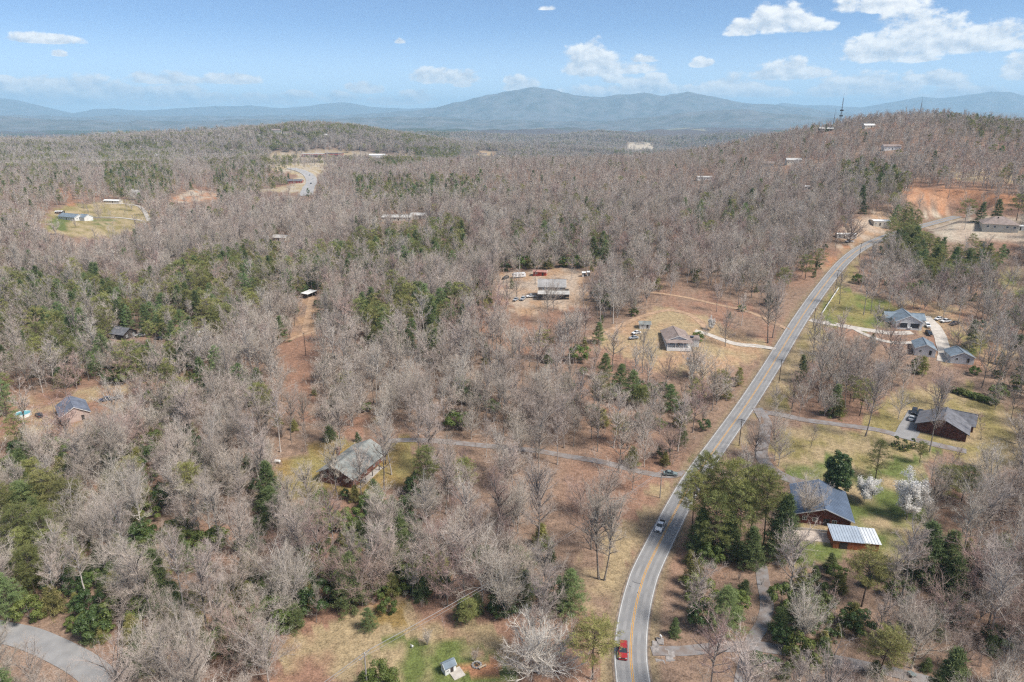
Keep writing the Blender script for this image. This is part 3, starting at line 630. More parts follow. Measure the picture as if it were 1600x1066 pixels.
# two-storey house with porch
hB = site('porch_house', 862, 462, 3, 15, 9, 'two-storey tan house with pale grey roof above a dark open porch', 'house', vis_h=9)
gable_block(hB, 15, 8.5, 6.0, 3.2, 'x', mat('tan_siding', (.30, .255, .21), .85, .1, .6), mat('dull_grey_roof', (.36, .345, .33), .8, .12, .4), ribs=1.2)
for u in (2.2, 4.0, 10.6, 12.0): opening(hB, 'f', 15, 8.5, u, 4.3, 1.1, 1.2, 'window', {})
for u in (2, 5, 11): opening(hB, 'f', 15, 8.5, u, 1.0, 1.2, 1.3, 'window', {})
opening(hB, 'f', 15, 8.5, 8, .1, 1.0, 2.1, 'door', {})
pr = MB(); pr.hexa([(-7.8, -8.6, 2.7), (9.8, -8.6, 2.7), (9.8, -4.15, 3.7), (-7.8, -4.15, 3.7)], [(-7.8, -8.6, 2.85), (9.8, -8.6, 2.85), (9.8, -4.15, 3.85), (-7.8, -4.15, 3.85)]); pr.build('porch_roof', M_GREYM, hB)
MB().box(-7.6, 9.6, -8.4, -4.3, -1.5, .1).build('porch_floor', M_DARKW, hB)
for x in (-7.4, -4, -.6, 2.8, 6.2, 9.4): MB().box(x - .1, x + .1, -8.35, -8.15, .1, 2.75).build('porch_post', M_DARKW, hB)
MB().box(-7.4, 9.4, -8.32, -8.2, .9, 1.02).box(-7.4, 9.4, -8.32, -8.2, .35, .42).build('porch_rail', M_DARKW, hB)
MB().box(7.6, 9.5, -4.1, 3.5, -1.5, 2.9).build('side_wing', M_DARKW, hB)
# bungalow
hC = site('bungalow', 1055, 533, 3, 11, 15, 'white bungalow with pinkish brown roof and railed front porch', 'house', vis_h=4.8)
rfC = gable_block(hC, 11, 15, 2.6, 2.2, 'y', M_WHITEW, M_TANR, .5)
for u in (1.2, 3.4, 5.6, 7.8): opening(hC, 'l', 11, 15, u * 1.7, .9, 1.2, 1.2, 'window', {})
opening(hC, 'f', 11, 15, 5.2, .1, 1.0, 2.1, 'door', {}); opening(hC, 'f', 11, 15, 1.8, .9, 1.6, 1.2, 'window', {}); opening(hC, 'f', 11, 15, 7.6, .9, 1.6, 1.2, 'window', {})
MB().box(-5.5, 5.5, -10.6, -7.6, -1.4, .1).build('porch_floor', M_TRIM, hC)
for x in (-5.3, -1.8, 1.8, 5.3): MB().box(x - .1, x + .1, -10.5, -10.3, .1, 2.5).build('porch_post', M_TRIM, hC)
MB().hexa([(-6, -11, 2.45), (6, -11, 2.45), (6, -7.4, 3.0), (-6, -7.4, 3.0)], [(-6, -11, 2.6), (6, -11, 2.6), (6, -7.4, 3.15), (-6, -7.4, 3.15)]).build('porch_roof', M_TANR, hC)
for i in range(23): MB().box(-5.25 + i * .477 - .03, -5.25 + i * .477 + .03, -10.44, -10.38, .1, .95).build('baluster', M_TRIM, hC)
MB().box(-5.3, 5.3, -10.47, -10.35, .95, 1.05).build('porch_rail', M_TRIM, hC)
gable_block(hC, 5, 6, 2.3, 1.0, 'x', M_WHITEW, M_TANR, .3, off=(7.4, -2.0)); MB().box(6.2, 7.6, -4.2, -2.6, 3.3, 3.4).build('solar_panel', M_GLASS, hC)
# white garage house
hD = site('garage_house', 1413, 507, 13, 11.5, 13, 'white house with blue-grey roof and two open garage bays', 'house', vis_h=6)
gable_block(hD, 11.5, 13, 3.1, 3.0, 'y', M_WHITEW, M_BLGR, .5)
opening(hD, 'f', 11.5, 13, 1.1, .0, 3.9, 2.4, 'garage', {}); opening(hD, 'f', 11.5, 13, 6.4, .0, 3.9, 2.4, 'garage', {})
gable_block(hD, 7, 7, 2.7, 2.0, 'x', M_WHITEW, M_BLGR, .4, off=(-4.8, 4.6)); gable_block(hD, 7, 8, 2.75, 2.2, 'x', M_WHITEW, M_BLGR, .4, off=(5.2, 3.2))
for u in (1.5, 4.5): opening(hD, 'l', 11.5, 13, u, .9, 1.2, 1.2, 'window', {})
# two white outbuildings
simple_house('white_shed', 1442, 549, 22, 8, 11, 2.7, 2.0, 'y', M_WHITEW, M_BLGR, 'white outbuilding with grey gable roof beside the pale drive', 'shed')
simple_house('white_shed', 1497, 562, 14, 9, 9, 2.7, 2.0, 'y', mat('pale_siding', (.58, .58, .58), .8, .06, .7), M_BLGR, 'lone pale outbuilding with blue-grey roof past the end of the drive', 'shed')
# log house
hE = site('log_house', 1472, 672, 36, 15, 12, 'dark log house with broad charcoal shingle roof', 'house', vis_h=6)
gable_block(hE, 15, 12, 2.9, 3.4, 'y', M_LOG, M_DKSH, .8); gable_block(hE, 12, 8, 2.7, 2.8, 'x', M_LOG, M_DKSH, .6, off=(3.0, 7.4))
for u in (1.2, 4.6, 9.6, 12.4): opening(hE, 'f', 15, 12, u, .8, 1.3, 1.5, 'window', {})
opening(hE, 'f', 15, 12, 7.2, .1, 1.0, 2.1, 'door', {})
for i in range(7): MB().box(-7.52, 7.52, -6.16, -6.02, -.6 + i * .45, -.2 + i * .45).build('log', M_LOG, hE)
# blue-roofed house, its patio and the shed with the silver roof
hF = site('wooden_house', 1280, 799, 17, 14, 15.5, 'red-brown wooden house with dark blue metal roof', 'house', vis_h=6)
gable_block(hF, 14, 15.5, 3.0, 2.6, 'y', mat('red_brown_boards', (.21, .075, .055), .85, .2, 1.2), M_BLUER, .9, ribs=.9)
for u in (1.5, 4.2, 9.2): opening(hF, 'f', 14, 15.5, u, .9, 1.3, 1.3, 'window', {})
opening(hF, 'f', 14, 15.5, 7.0, .1, 1.6, 2.1, 'door', {})
MB().box(-1.4, -1.1, 2.2, 2.5, 5.2, 6.2).build('vent_pipe', M_DARKW, hF); MB().box(-.5, -.2, -2.6, -2.3, 5.2, 6.0).build('vent_pipe', M_DARKW, hF)
pt = site('patio', 1268, 838, 12, 9, 5, 'pale concrete patio slab below the wooden house', 'patio', vis_h=.6); MB().box(-4.5, 4.5, -2.5, 2.5, -.8, .12).build('slab', mat('patio_concrete', (.55, .46, .38), .9, .1, .7), pt)
MB().box(-4.5, 4.5, 2.35, 2.5, .12, .75).build('low_wall', M_CONC, pt)
hS = site('silver_shed', 1331, 849, 10, 11.4, 6.6, 'orange board shed with shining silver metal roof', 'shed', vis_h=3.6)
MB().hexa([(-5.6, -3.1, -1), (5.6, -3.1, -1), (5.6, 3.1, -1), (-5.6, 3.1, -1)], [(-5.6, -3.1, 2.35), (5.6, -3.1, 2.35), (5.6, 3.1, 3.0), (-5.6, 3.1, 3.0)]).build('wall', M_ORW, hS)
sl = .65 / 6.2
def slab(x0, x1, y0, y1, dz): return MB().hexa([(x0, y0, 2.68 + y0 * sl + dz), (x1, y0, 2.68 + y0 * sl + dz), (x1, y1, 2.68 + y1 * sl + dz), (x0, y1, 2.68 + y1 * sl + dz)], [(x0, y0, 2.75 + y0 * sl + dz), (x1, y0, 2.75 + y0 * sl + dz), (x1, y1, 2.75 + y1 * sl + dz), (x0, y1, 2.75 + y1 * sl + dz)])
s1 = slab(-5.9, 1.9, -3.5, 3.5, .05).build('roof', M_SILV, hS); s2 = slab(1.95, 6.1, -3.4, 3.2, .05).build('roof', mat('whitened_roof', (.66, .68, .69), .5, .06, .6, spec=.4), hS)
for i in range(11):
    x = -5.6 + i * .72; slab(x, x + .07, -3.5, 3.5, .12).build('roof_rib', M_SILV, s1)
for i in range(5):
    x = 2.2 + i * .8; slab(x, x + .06, -3.4, 3.2, .12).build('roof_rib', M_SILV, s2)
opening(hS, 'f', 11.2, 6.2, 1.5, -.3, 2.0, 2.1, 'door', {'door': M_DARKW})
# pinkish house by the pool
hG = simple_house('pink_house', 116, 650, -38, 9.5, 14, 2.9, 3.0, 'y', M_PINK, mat('slate_blue_shingle', (.17, .19, .24), .9, .15, .5, bump=.2), 'pinkish house with slate blue roof in the western woods', wins=True)
# playhouse with slab
hK = site('playhouse', 701, 1048, -32, 2.5, 2.0, 'tiny white playhouse with grey gable roof on the lawn', 'playhouse', vis_h=2.6)
gable_block(hK, 2.5, 2.0, 1.6, .7, 'x', M_WHITEW, M_BLGR, .15, base=-.3); opening(hK, 'f', 2.5, 2.0, 1.2, .05, .7, 1.3, 'door', {}); opening(hK, 'f', 2.5, 2.0, .3, .6, .6, .6, 'window', {}); opening(hK, 'l', 2.5, 2.0, .7, .6, .6, .6, 'window', {})
pk = site('stone_pad', 714, 1053, -32, 2.6, 2.6, 'pale square stone pad in front of the playhouse', 'slab', vis_h=.4); MB().box(-1.3, 1.3, -1.4, 1.4, -.2, .1).build('slab', M_CONC, pk)
# carport, dark house, trailers, lots
hH = site('carport', 483, 464, 30, 6, 7.5, 'white-roofed open carport at the end of the dirt track', 'carport', vis_h=3.6)
MB().hexa([(-3, -3.8, 2.5), (3, -3.8, 2.5), (3, 3.8, 3.2), (-3, 3.8, 3.2)], [(-3, -3.8, 2.62), (3, -3.8, 2.62), (3, 3.8, 3.32), (-3, 3.8, 3.32)]).build('roof', M_TRIM, hH)
for x in (-2.8, 2.8):
    for y in (-3.5, 0, 3.5): MB().box(x - .07, x + .07, y - .07, y + .07, -.8, 2.55 + (y + 3.8) * .09).build('post', M_CHROME, hH)
MB().box(-2.9, 2.9, 3.4, 3.6, -.8, 2.9).build('back_wall', M_DARKW, hH)
simple_house('dark_cabin', 194, 527, 20, 9, 8, 2.7, 2.4, 'x', M_DARKW, M_DKSH, 'dark cabin half hidden among the pines', 'cabin')
def trailer_home(name, px, py, yaw, L, W, h, wall, roofm, label, cat='trailer'):
    r = site(name, px, py, yaw, L, W, label, cat, vis_h=h + .3)
    gable_block(r, L, W, h, .5, 'x', wall, roofm, .2)
    n = max(2, int(L / 3))
    for i in range(n): opening(r, 'f', L, W, L * (i + .5) / n - .5, .9 if i != 1 else .05, 1.0, 1.1 if i != 1 else 2.0, 'window' if i != 1 else 'door', {})
    return r
trailer_home('mobile_home', 1321, 372, 5, 13, 4.5, 2.6, M_WHITEW, M_TRIM, 'white mobile home behind the dark spreading roadside tree', 'trailer')
trailer_home('metal_building', 1374, 352, 5, 12, 9, 3.2, M_CREAM, M_TRIM, 'pale metal building at the top of the road', 'building')
hip = site('hip_building', 1559, 356, 25, 20, 17, 'tan building with broad brown hipped roof below the clay bank', 'building', vis=False)
MB().box(-10, 10, -8.5, 8.5, -2, 3.4).build('wall', M_CREAM, hip); MB().add([(-10.8, -9.3, 3.3), (10.8, -9.3, 3.3), (10.8, 9.3, 3.3), (-10.8, 9.3, 3.3), (-2, 0, 7.6), (2, 0, 7.6)], [(0, 1, 5, 4), (1, 2, 5), (2, 3, 4, 5), (3, 0, 4), (3, 2, 1, 0)]).build('roof', M_TANR, hip)
MB().box(-1.5, -.9, -2.4, -1.8, 6, 7.4).build('vent_pipe', M_DARKW, hip)
for u in (2, 6, 13, 17): opening(hip, 'f', 20, 17, u, .9, 1.4, 1.4, 'window', {})
trailer_home('white_trailer', 1592, 360, 10, 9, 3, 2.7, M_WHITEW, M_TRIM, 'white trailer parked beside the hipped-roof building')
# sheds round the porch house
simple_house('red_shed', 844, 430, 12, 8, 4, 2.3, .6, 'x', M_REDP, mat('faded_red_roof', (.42, .22, .18), .8, .1, .6), 'red shed behind the porch house', 'shed', vis_h=3.2)
trailer_home('utility_box', 912, 432, 0, 2.0, 2.0, 2.2, M_WHITEW, M_TRIM, 'white utility hut east of the porch house', 'shed'); trailer_home('utility_box', 919, 431, 0, 1.6, 2.0, 2.2, M_WHITEW, M_TRIM, 'narrower white utility hut beside the other hut', 'shed')
simple_house('garden_shed', 1007, 512, 5, 5, 3.5, 2.1, .9, 'x', M_WHITEW, M_GREYR, 'small garden shed with grey roof beside the dirt track', 'shed')
# valley and hills
FARH = [('farmhouse', 112, 343, 25, 25, 10, 3.0, 2.6, M_WHITEW, M_BLGR, 'long white farmhouse with blue-grey roof in the straw field'),
    ('long_house', 177, 317, 10, 20, 6, 2.6, .9, M_CREAM, M_TRIM, 'long white-roofed house at the edge of the straw field'),
    ('field_barn', 94, 334, 0, 7, 5, 2.3, .5, M_DARKW, M_TRIM, 'small dark barn with white roof beside the farmhouse'),
    ('hilltop_house', 1290, 206, 10, 19, 9, 4.0, 2.4, M_DARKW, M_GREYM, 'dark house with grey roof just below the hilltop'),
    ('hilltop_house', 1357, 200, 0, 14, 8, 3.2, 1.8, M_CREAM, M_TRIM, 'white-roofed house high on the wooded hill'),
    ('hillside_house', 1392, 234, 5, 18, 8, 3.6, 1.8, M_WHITEW, M_TANR, 'white-columned house on the wooded hillside'),
    ('hillside_house', 1239, 256, 5, 16, 9, 4.0, 2.0, M_CREAM, M_GREYM, 'cream house with pale roof on the lower hillside'),
    ('hillside_house', 1200, 260, 20, 12, 8, 3.4, 1.8, M_CREAM, M_TANR, 'tan house half hidden by pines on the lower hillside'),
    ('hillside_house', 1100, 281, 0, 16, 7, 2.8, 1.0, M_WHITEW, M_GREYM, 'white low house in the woods below the hill'),
    ('hillside_hut', 1260, 296, 0, 5, 4, 2.6, .7, M_WHITEW, M_TRIM, 'tiny white hut in the reddish woods'),
    ('long_shed', 622, 344, 4, 26, 11, 3.0, 1.6, M_CREAM, M_GREYM, 'long pale-roofed shed in the grey woods'), ('long_shed', 655, 341, 4, 14, 9, 3.0, 1.6, M_CREAM, M_GREYM, 'shorter pale-roofed shed beside the long shed'),
    ('woods_house', 440, 376, 15, 12, 8, 2.8, 1.6, M_CREAM, M_GREYM, 'small pale house deep in the grey woods'),
    ('suburb_house', 322, 258, 15, 26, 12, 5.0, 2.6, M_WHITEW, M_GREYM, 'large white house by the blossoming trees'), ('suburb_house', 365, 237, 5, 24, 12, 4.0, 2.4, M_CREAM, M_TANR, 'tan house above the dark round trees'),
    ('suburb_house', 462, 286, 0, 22, 9, 3.2, 2.0, M_REDBRICK, M_DKSH, 'low dark house on the lawn beside the highway'), ('white_hall', 590, 247, 6, 42, 22, 8.0, 2.5, M_WHITEW, M_TRIM, 'large white hall beside bright green trees'),
    ('ridge_house', 354, 206, 0, 42, 12, 5.0, 2.0, M_WHITEW, M_TRIM, 'long white building on the far ridge'), ('ridge_house', 434, 209, 10, 30, 14, 9.0, 4.0, M_CREAM, M_TANR, 'cream mansion on the far ridge'),
    ('ridge_house', 449, 210, 0, 20, 10, 5.0, 2.0, M_CREAM, M_TANR, 'smaller tan house beside the cream mansion'), ('ridge_house', 407, 214, 0, 22, 10, 4.0, 2.0, M_WHITEW, M_GREYM, 'low white house below the cream mansion'),
    ('ridge_house', 535, 200, 10, 18, 10, 5.0, 3.0, M_CREAM, M_REDP, 'house with bright red roof on the far knoll'), ('ridge_house', 594, 200, 0, 16, 10, 4.0, 2.0, M_WHITEW, M_TRIM, 'white house on the far slope'),
    ('ridge_house', 168, 213, 0, 30, 10, 4.0, 2.0, M_REDBRICK, M_TANR, 'brown house on the western far ridge'), ('ridge_house', 509, 213, 0, 16, 10, 4.0, 2.0, M_WHITEW, M_TRIM, 'white cottage on the slope of the far knoll'),
    ('ridge_house', 516, 180, 0, 16, 10, 6.0, 3.0, M_CREAM, M_DKSH, 'tall house at the top of the far knoll'), ('quarry_shed', 755, 242, 0, 26, 10, 4.0, 2.0, M_CREAM, M_TANR, 'tan shed in a small clearing on the far rise')]
for (nm, px, py, yaw, L, W, hw, rise, wl, rf, lb) in FARH:
    simple_house(nm, px, py, yaw, L, W, hw, rise, 'x', wl, rf, lb, cat='hall' if 'hall' in nm else ('shed' if 'shed' in nm else ('barn' if 'barn' in nm else ('hut' if 'hut' in nm else 'house'))))
gh = [o for o in bpy.data.objects if o.name.startswith('farmhouse')][0]
gable_block(gh, 10, 9, 2.8, 2.4, 'x', M_WHITEW, M_BLGR, .4, off=(14.5, 4.5))
# red brick store
st = site('brick_store', 505, 245, -4, 105, 30, 'long red brick store with flat roof beyond the highway', 'store', vis_h=7)
MB().box(-52, 8, -15, 15, -4, 6.5).build('wall', M_REDBRICK, st); MB().box(8.05, 52, -19, 11, -4, 8).build('wall', M_REDBRICK, st)
MB().box(-52.4, 7.9, -15.4, 15.4, 6.52, 7.1).build('roof', M_GREYM, st); MB().box(7.95, 52.4, -19.4, 11.4, 8.02, 8.7).build('roof', M_DKSH, st)
for i in range(9): MB().box(-48 + i * 6, -44.5 + i * 6, -15.15, -15.02, .2, 3.6).build('shop_window', M_GLASS, st)
for i in range(6): MB().box(12 + i * 6.5, 16.5 + i * 6.5, -19.15, -19.02, .2, 4.2).build('shop_window', M_GLASS, st)
MB().box(-50, 4, -18.4, -15.2, 4.0, 4.5).build('awning', M_TRIM, st)

# ---------------------------------------------------------------- vehicles
def paint(n, c, rough=.28): return mat('paint_' + n, c, rough, .03, 1.0, spec=.55)
M_TYRE = mat('tyre_rubber', (.02, .02, .02), .9, .1, 3); M_RIM = mat('wheel_metal', (.4, .4, .42), .4, .05, 3, metal=.6); M_LAMP = mat('lamp_lens', (.75, .75, .72), .2, .03, 3); M_TAIL = mat('tail_lens', (.35, .02, .02), .25, .05, 3)
PAINT = {'white': paint('white', (.82, .82, .81)), 'red': paint('red', (.36, .035, .035)), 'dark': paint('dark', (.03, .033, .04)), 'silver': paint('silver', (.42, .44, .46)), 'green': paint('green', (.20, .25, .25)), 'blue': paint('blue', (.05, .08, .16)), 'maroon': paint('maroon', (.17, .03, .03))}
def section(mb, prof, hw_, inset=None):
    """side profile (y, z) extruded across x, with tumblehome given per point"""
    n = len(prof); L_ = [(-hw_ * (1 - (inset[i] if inset else 0)), p[0], p[1]) for i, p in enumerate(prof)]; R_ = [(-x, y, z) for x, y, z in L_]
    mb.add(L_ + R_, [tuple(range(n)), tuple(range(2 * n - 1, n - 1, -1))] + [(i, i + n, (i + 1) % n + n, (i + 1) % n) for i in range(n)])
    return mb
def vehicle(name, style, color, loc, yaw, label, cat, group=None):
    """front towards local -y"""
    r = empty(name, loc, -math.radians(yaw)); tag(r, label, cat, group); P = PAINT[color]
    if style == 'pickup': Ln, hw_, body = 5.6, .98, [(-2.8, .45), (-2.75, .95), (-1.35, 1.12), (2.75, 1.12), (2.8, .5)]; cab = [(-1.35, 1.11), (-.65, 1.78), (.55, 1.82), (.75, 1.11)]
    elif style == 'suv': Ln, hw_, body = 4.7, .93, [(-2.35, .4), (-2.3, .85), (-1.05, 1.05), (2.25, 1.08), (2.35, .45)]; cab = [(-1.1, 1.04), (-.35, 1.68), (1.85, 1.72), (2.22, 1.07)]
    else: Ln, hw_, body = 4.6, .9, [(-2.3, .38), (-2.25, .74), (-.95, .92), (1.6, .95), (2.2, .92), (2.3, .42)]; cab = [(-1.0, .91), (-.15, 1.42), (.95, 1.44), (1.75, .94)]
    section(MB(), body, hw_, [0.03, .04, .02] + [.02] * (len(body) - 3)).build('body', P, r)
    ci = [.04, .2, .2, .06]
    section(MB(), cab, hw_, ci).build('cabin', M_GLASS, r)
    (y1, z1), (y2, z2) = cab[1], cab[2]; w = hw_ * .8
    MB().hexa([(-w, y1 - .02, z1 - .03), (w, y1 - .02, z1 - .03), (w, y2 + .03, z2 - .03), (-w, y2 + .03, z2 - .03)], [(-w * .95, y1 + .06, z1 + .05), (w * .95, y1 + .06, z1 + .05), (w * .95, y2 - .05, z2 + .05), (-w * .95, y2 - .05, z2 + .05)]).build('roof', P, r)
    for sx in (-1, 1):
        for k, (a, b) in enumerate(((0, 1), (3, 2))):
            ya, za = cab[a]; yb, zb = cab[b]; xa, xb = sx * (hw_ * (1 - ci[a]) + .012), sx * (hw_ * (1 - ci[b]) + .012)
            MB().tube([(xa, ya, za), (xb, yb, zb)], .05, 4).build('pillar', P, r)
        ym = (y1 + y2) / 2; MB().tube([(sx * (hw_ * .96 + .012), ym, cab[0][1]), (sx * (hw_ * .8 + .012), ym, z1)], .045, 4).build('pillar', P, r)
        for wy in (-Ln * .31, Ln * .30):
            t = MB(); t.tube([(sx * (hw_ - .2), wy, .34), (sx * (hw_ + .03), wy, .34)], .35, 14); wh = t.build('wheel', M_TYRE, r)
            MB().tube([(sx * (hw_ + .02), wy, .34), (sx * (hw_ + .05), wy, .34)], .2, 10).build('rim', M_RIM, wh)
        MB().box(sx * hw_ * .72 - .2, sx * hw_ * .72 + .2, body[1][0] - .035, body[1][0] + .05, body[1][1] - .2, body[1][1] - .03).build('headlight', M_LAMP, r)
        MB().box(sx * hw_ * .8 - .13, sx * hw_ * .8 + .13, body[-1][0] - .08, body[-1][0] + .03, body[-2][1] - .32, body[-2][1] - .08).build('taillight', M_TAIL, r)
        MB().box(sx * (hw_ + .02), sx * (hw_ + .2), cab[0][0] + .1, cab[0][0] + .22, cab[0][1] - .02, cab[0][1] + .14).build('mirror', P, r)
    MB().box(-hw_ * .5, hw_ * .5, body[0][0] - .04, body[0][0] + .06, .48, .72).build('grille', M_DARKW, r); MB().box(-hw_ * .97, hw_ * .97, body[0][0] - .07, body[0][0] + .05, .3, .46).build('bumper', M_CHROME if style == 'pickup' else P, r)
    MB().box(-hw_ * .97, hw_ * .97, body[-1][0] - .05, body[-1][0] + .07, .32, .48).build('bumper', M_CHROME if style == 'pickup' else P, r)
    if style == 'pickup': MB().box(-hw_ * .86, hw_ * .86, .92, 2.7, 1.10, 1.135).build('truck_bed', M_DARKW, r)
    return r
def on_road(px, py, side):
    g = ground(px, py); i = ((ROAD[:, :2] - g[:2]) ** 2).sum(1).argmin(); t = ROAD[min(i + 2, len(ROAD) - 1)] - ROAD[max(i - 2, 0)]; t /= np.linalg.norm(t[:2])
    p = ROAD[i] + np.array([t[1], -t[0], 0]) * side; yaw = math.degrees(math.atan2(t[0], t[1])); return (p[0], p[1], p[2] + .015), yaw
l, yw = on_road(979, 1020, -1.65); vehicle('red_car', 'suv', 'red', l, yw, 'red car driving down the two-lane road', 'car')
l, yw = on_road(1027, 826, -1.65); vehicle('pickup_truck', 'pickup', 'white', l, yw, 'white pickup truck driving down the two-lane road', 'truck')
def parked(name, style, color, px, py, yaw, label, cat='car', dz=.17):
    g = ground(px, py); VISLIST.append(([(px - 7, py - 9), (px + 7, py - 9), (px + 7, py + 3), (px - 7, py + 3)], math.hypot(g[0], g[1]) - 3, .9)); HOUSES.append((g[0], g[1], 3.0)); return vehicle(name, style, color, (g[0], g[1], g[2] + dz), yaw, label, cat)
parked('grey_green_car', 'sedan', 'green', 1047, 743, -82, 'grey-green car leaving the narrow gravel drive')
parked('silver_car', 'sedan', 'silver', 1424, 656, 215, 'silver car parked beside the log house'); parked('dark_car', 'suv', 'dark', 1428, 646, 35, 'black car parked behind the silver car'); parked('dark_van', 'suv', 'dark', 1437, 649, 35, 'black van parked against the log house wall')
parked('white_car', 'sedan', 'white', 1466, 500, 60, 'white car parked above the pale drive'); parked('white_truck', 'pickup', 'white', 1477, 504, 70, 'white truck parked among the clutter above the drive'); parked('dark_truck', 'pickup', 'dark', 1491, 508, 60, 'dark truck parked at the end of the row above the drive')
parked('white_car', 'suv', 'white', 1449, 511, 15, 'white car parked beside the garage house'); parked('dark_car', 'suv', 'dark', 1451, 523, 8, 'dark car parked below the white car beside the garage house')
parked('silver_car', 'sedan', 'silver', 1401, 511, 13, 'silver car at the first open garage bay', dz=.25); parked('white_car', 'sedan', 'white', 1419, 513, 13, 'white car at the second open garage bay', dz=.25)
parked('dark_car', 'suv', 'dark', 790, 436, 40, 'black car parked next to the camper trailer'); parked('silver_car', 'sedan', 'silver', 806, 470, 25, 'silver car parked on the gravel below the porch house'); parked('dark_car', 'suv', 'silver', 817, 469, 20, 'grey car with dark windows beside the silver car')
parked('white_truck', 'pickup', 'white', 830, 465, 80, 'white truck parked at the corner of the porch'); parked('white_car', 'sedan', 'white', 994, 522, 60, 'white car parked near the garden shed'); parked('silver_car', 'sedan', 'silver', 990, 530, 75, 'silver car parked below the white car near the garden shed')
parked('dark_car', 'suv', 'blue', 165, 627, 70, 'dark blue car parked behind the pinkish house'); parked('silver_car', 'sedan', 'silver', 183, 624, 75, 'silver car parked beside the dark blue car'); parked('dark_car', 'sedan', 'dark', 62, 651, 130, 'dark car parked near the swimming pool')
parked('white_car', 'sedan', 'white', 219, 526, 80, 'white car parked beside the dark cabin'); parked('dark_car', 'sedan', 'dark', 249, 531, 90, 'black car alone on the leaf litter near the dark cabin'); parked('white_car', 'suv', 'white', 316, 520, 40, 'white car half hidden in the woods east of the dark cabin')
parked('white_truck', 'pickup', 'white', 1327, 379, 80, 'white truck parked under the dark roadside tree')
rng = random.Random(5)
for i in range(46):
    px = rng.choice([rng.uniform(438, 500), rng.uniform(455, 560)]); py = 251 + rng.uniform(-1.5, 3.0); g = ground(px, py)
    c = rng.choice(['white', 'white', 'silver', 'dark', 'red', 'blue']); b = MB(); k = empty('parked_car', g + np.array([0, 0, .2]), rng.uniform(-.3, .3)); tag(k, '%s car in the store car park' % {'white': 'white', 'silver': 'silver', 'dark': 'black', 'red': 'red', 'blue': 'dark blue'}[c], 'car', '%s cars in the store car park' % c)
    section(MB(), [(-2.3, .3), (-2.25, .8), (-1, .95), (2.2, .95), (2.3, .4)], .9).build('body', PAINT[c], k); section(MB(), [(-1, .94), (-.2, 1.48), (1, 1.5), (1.8, .94)], .85, [0, .15, .15, 0]).build('cabin', M_GLASS, k)
for i, (px, py, c) in enumerate([(482, 300, 'white'), (486, 288, 'dark'), (489, 281, 'white'), (484, 275, 'silver')]):
    g = ground(px, py); k = empty('highway_car', g + np.array([0, 0, .75]), rng.uniform(-.1, .1)); tag(k, {'white': 'white car', 'dark': 'dark car', 'silver': 'silver car'}[c] + ' driving on the wide highway', 'car', c + ' cars on the highway')
    section(MB(), [(-2.3, .0), (-2.25, .8), (-1, .95), (2.2, .95), (2.3, .0)], .9).build('body', PAINT[c], k); section(MB(), [(-1, .94), (-.2, 1.48), (1, 1.5), (1.8, .94)], .85, [0, .15, .15, 0]).build('cabin', M_GLASS, k)
# camper trailer
g = ground(811, 434); cp = empty('camper_trailer', g + np.array([0, 0, .1]), -math.radians(76)); tag(cp, 'white camper trailer parked west of the red shed', 'trailer')
section(MB(), [(-4, .6), (-4.2, 1.6), (-3.6, 2.9), (3.6, 3.0), (4, 2.6), (4, .6)], 1.2).build('body', PAINT['white'], cp)
for y in (-2.2, .2, 2.2): MB().box(1.19, 1.23, y - .4, y + .4, 1.6, 2.2).build('window', M_GLASS, cp); MB().box(-1.23, -1.19, y - .4, y + .4, 1.6, 2.2).build('window', M_GLASS, cp)
for y in (-.5, .5):
    for x in (-1.1, 1.1): MB().tube([(x - .1, y, .35), (x + .1, y, .35)], .36, 12).build('wheel', M_TYRE, cp)
MB().tube([(0, -4.1, .7), (0, -5.4, .6)], .07, 5).build('hitch', M_DARKW, cp)
VISLIST.append(([(796, 418), (826, 418), (826, 436), (796, 436)], 395, .9)); HOUSES.append((g[0], g[1], 5))
# swimming pool
g = ground(36, 650); pl = empty('swimming_pool', g, -math.radians(10)); tag(pl, 'round turquoise above-ground swimming pool by the pinkish house', 'pool')
mb = MB(); n = 28
for k in range(n):
    a0, a1 = 2 * math.pi * k / n, 2 * math.pi * (k + 1) / n
    for r0, r1 in ((2.7, 2.85),):
        mb.hexa([(r0 * math.cos(a0), r0 * math.sin(a0), -.5), (r1 * math.cos(a0), r1 * math.sin(a0), -.5), (r1 * math.cos(a1), r1 * math.sin(a1), -.5), (r0 * math.cos(a1), r0 * math.sin(a1), -.5)],
                [(r0 * math.cos(a0), r0 * math.sin(a0), 1.2), (r1 * math.cos(a0), r1 * math.sin(a0), 1.2), (r1 * math.cos(a1), r1 * math.sin(a1), 1.2), (r0 * math.cos(a1), r0 * math.sin(a1), 1.2)])
mb.build('pool_wall', M_TRIM, pl); mesh_obj('water', [(2.72 * math.cos(2 * math.pi * k / n), 2.72 * math.sin(2 * math.pi * k / n), 1.0) for k in range(n)], [tuple(range(n))], mat('pool_water', (.16, .42, .47), .08, .06, .8, spec=.5), pl)
VISLIST.append(([(22, 640), (50, 640), (50, 654), (22, 654)], 270, .5)); HOUSES.append((g[0], g[1], 5))

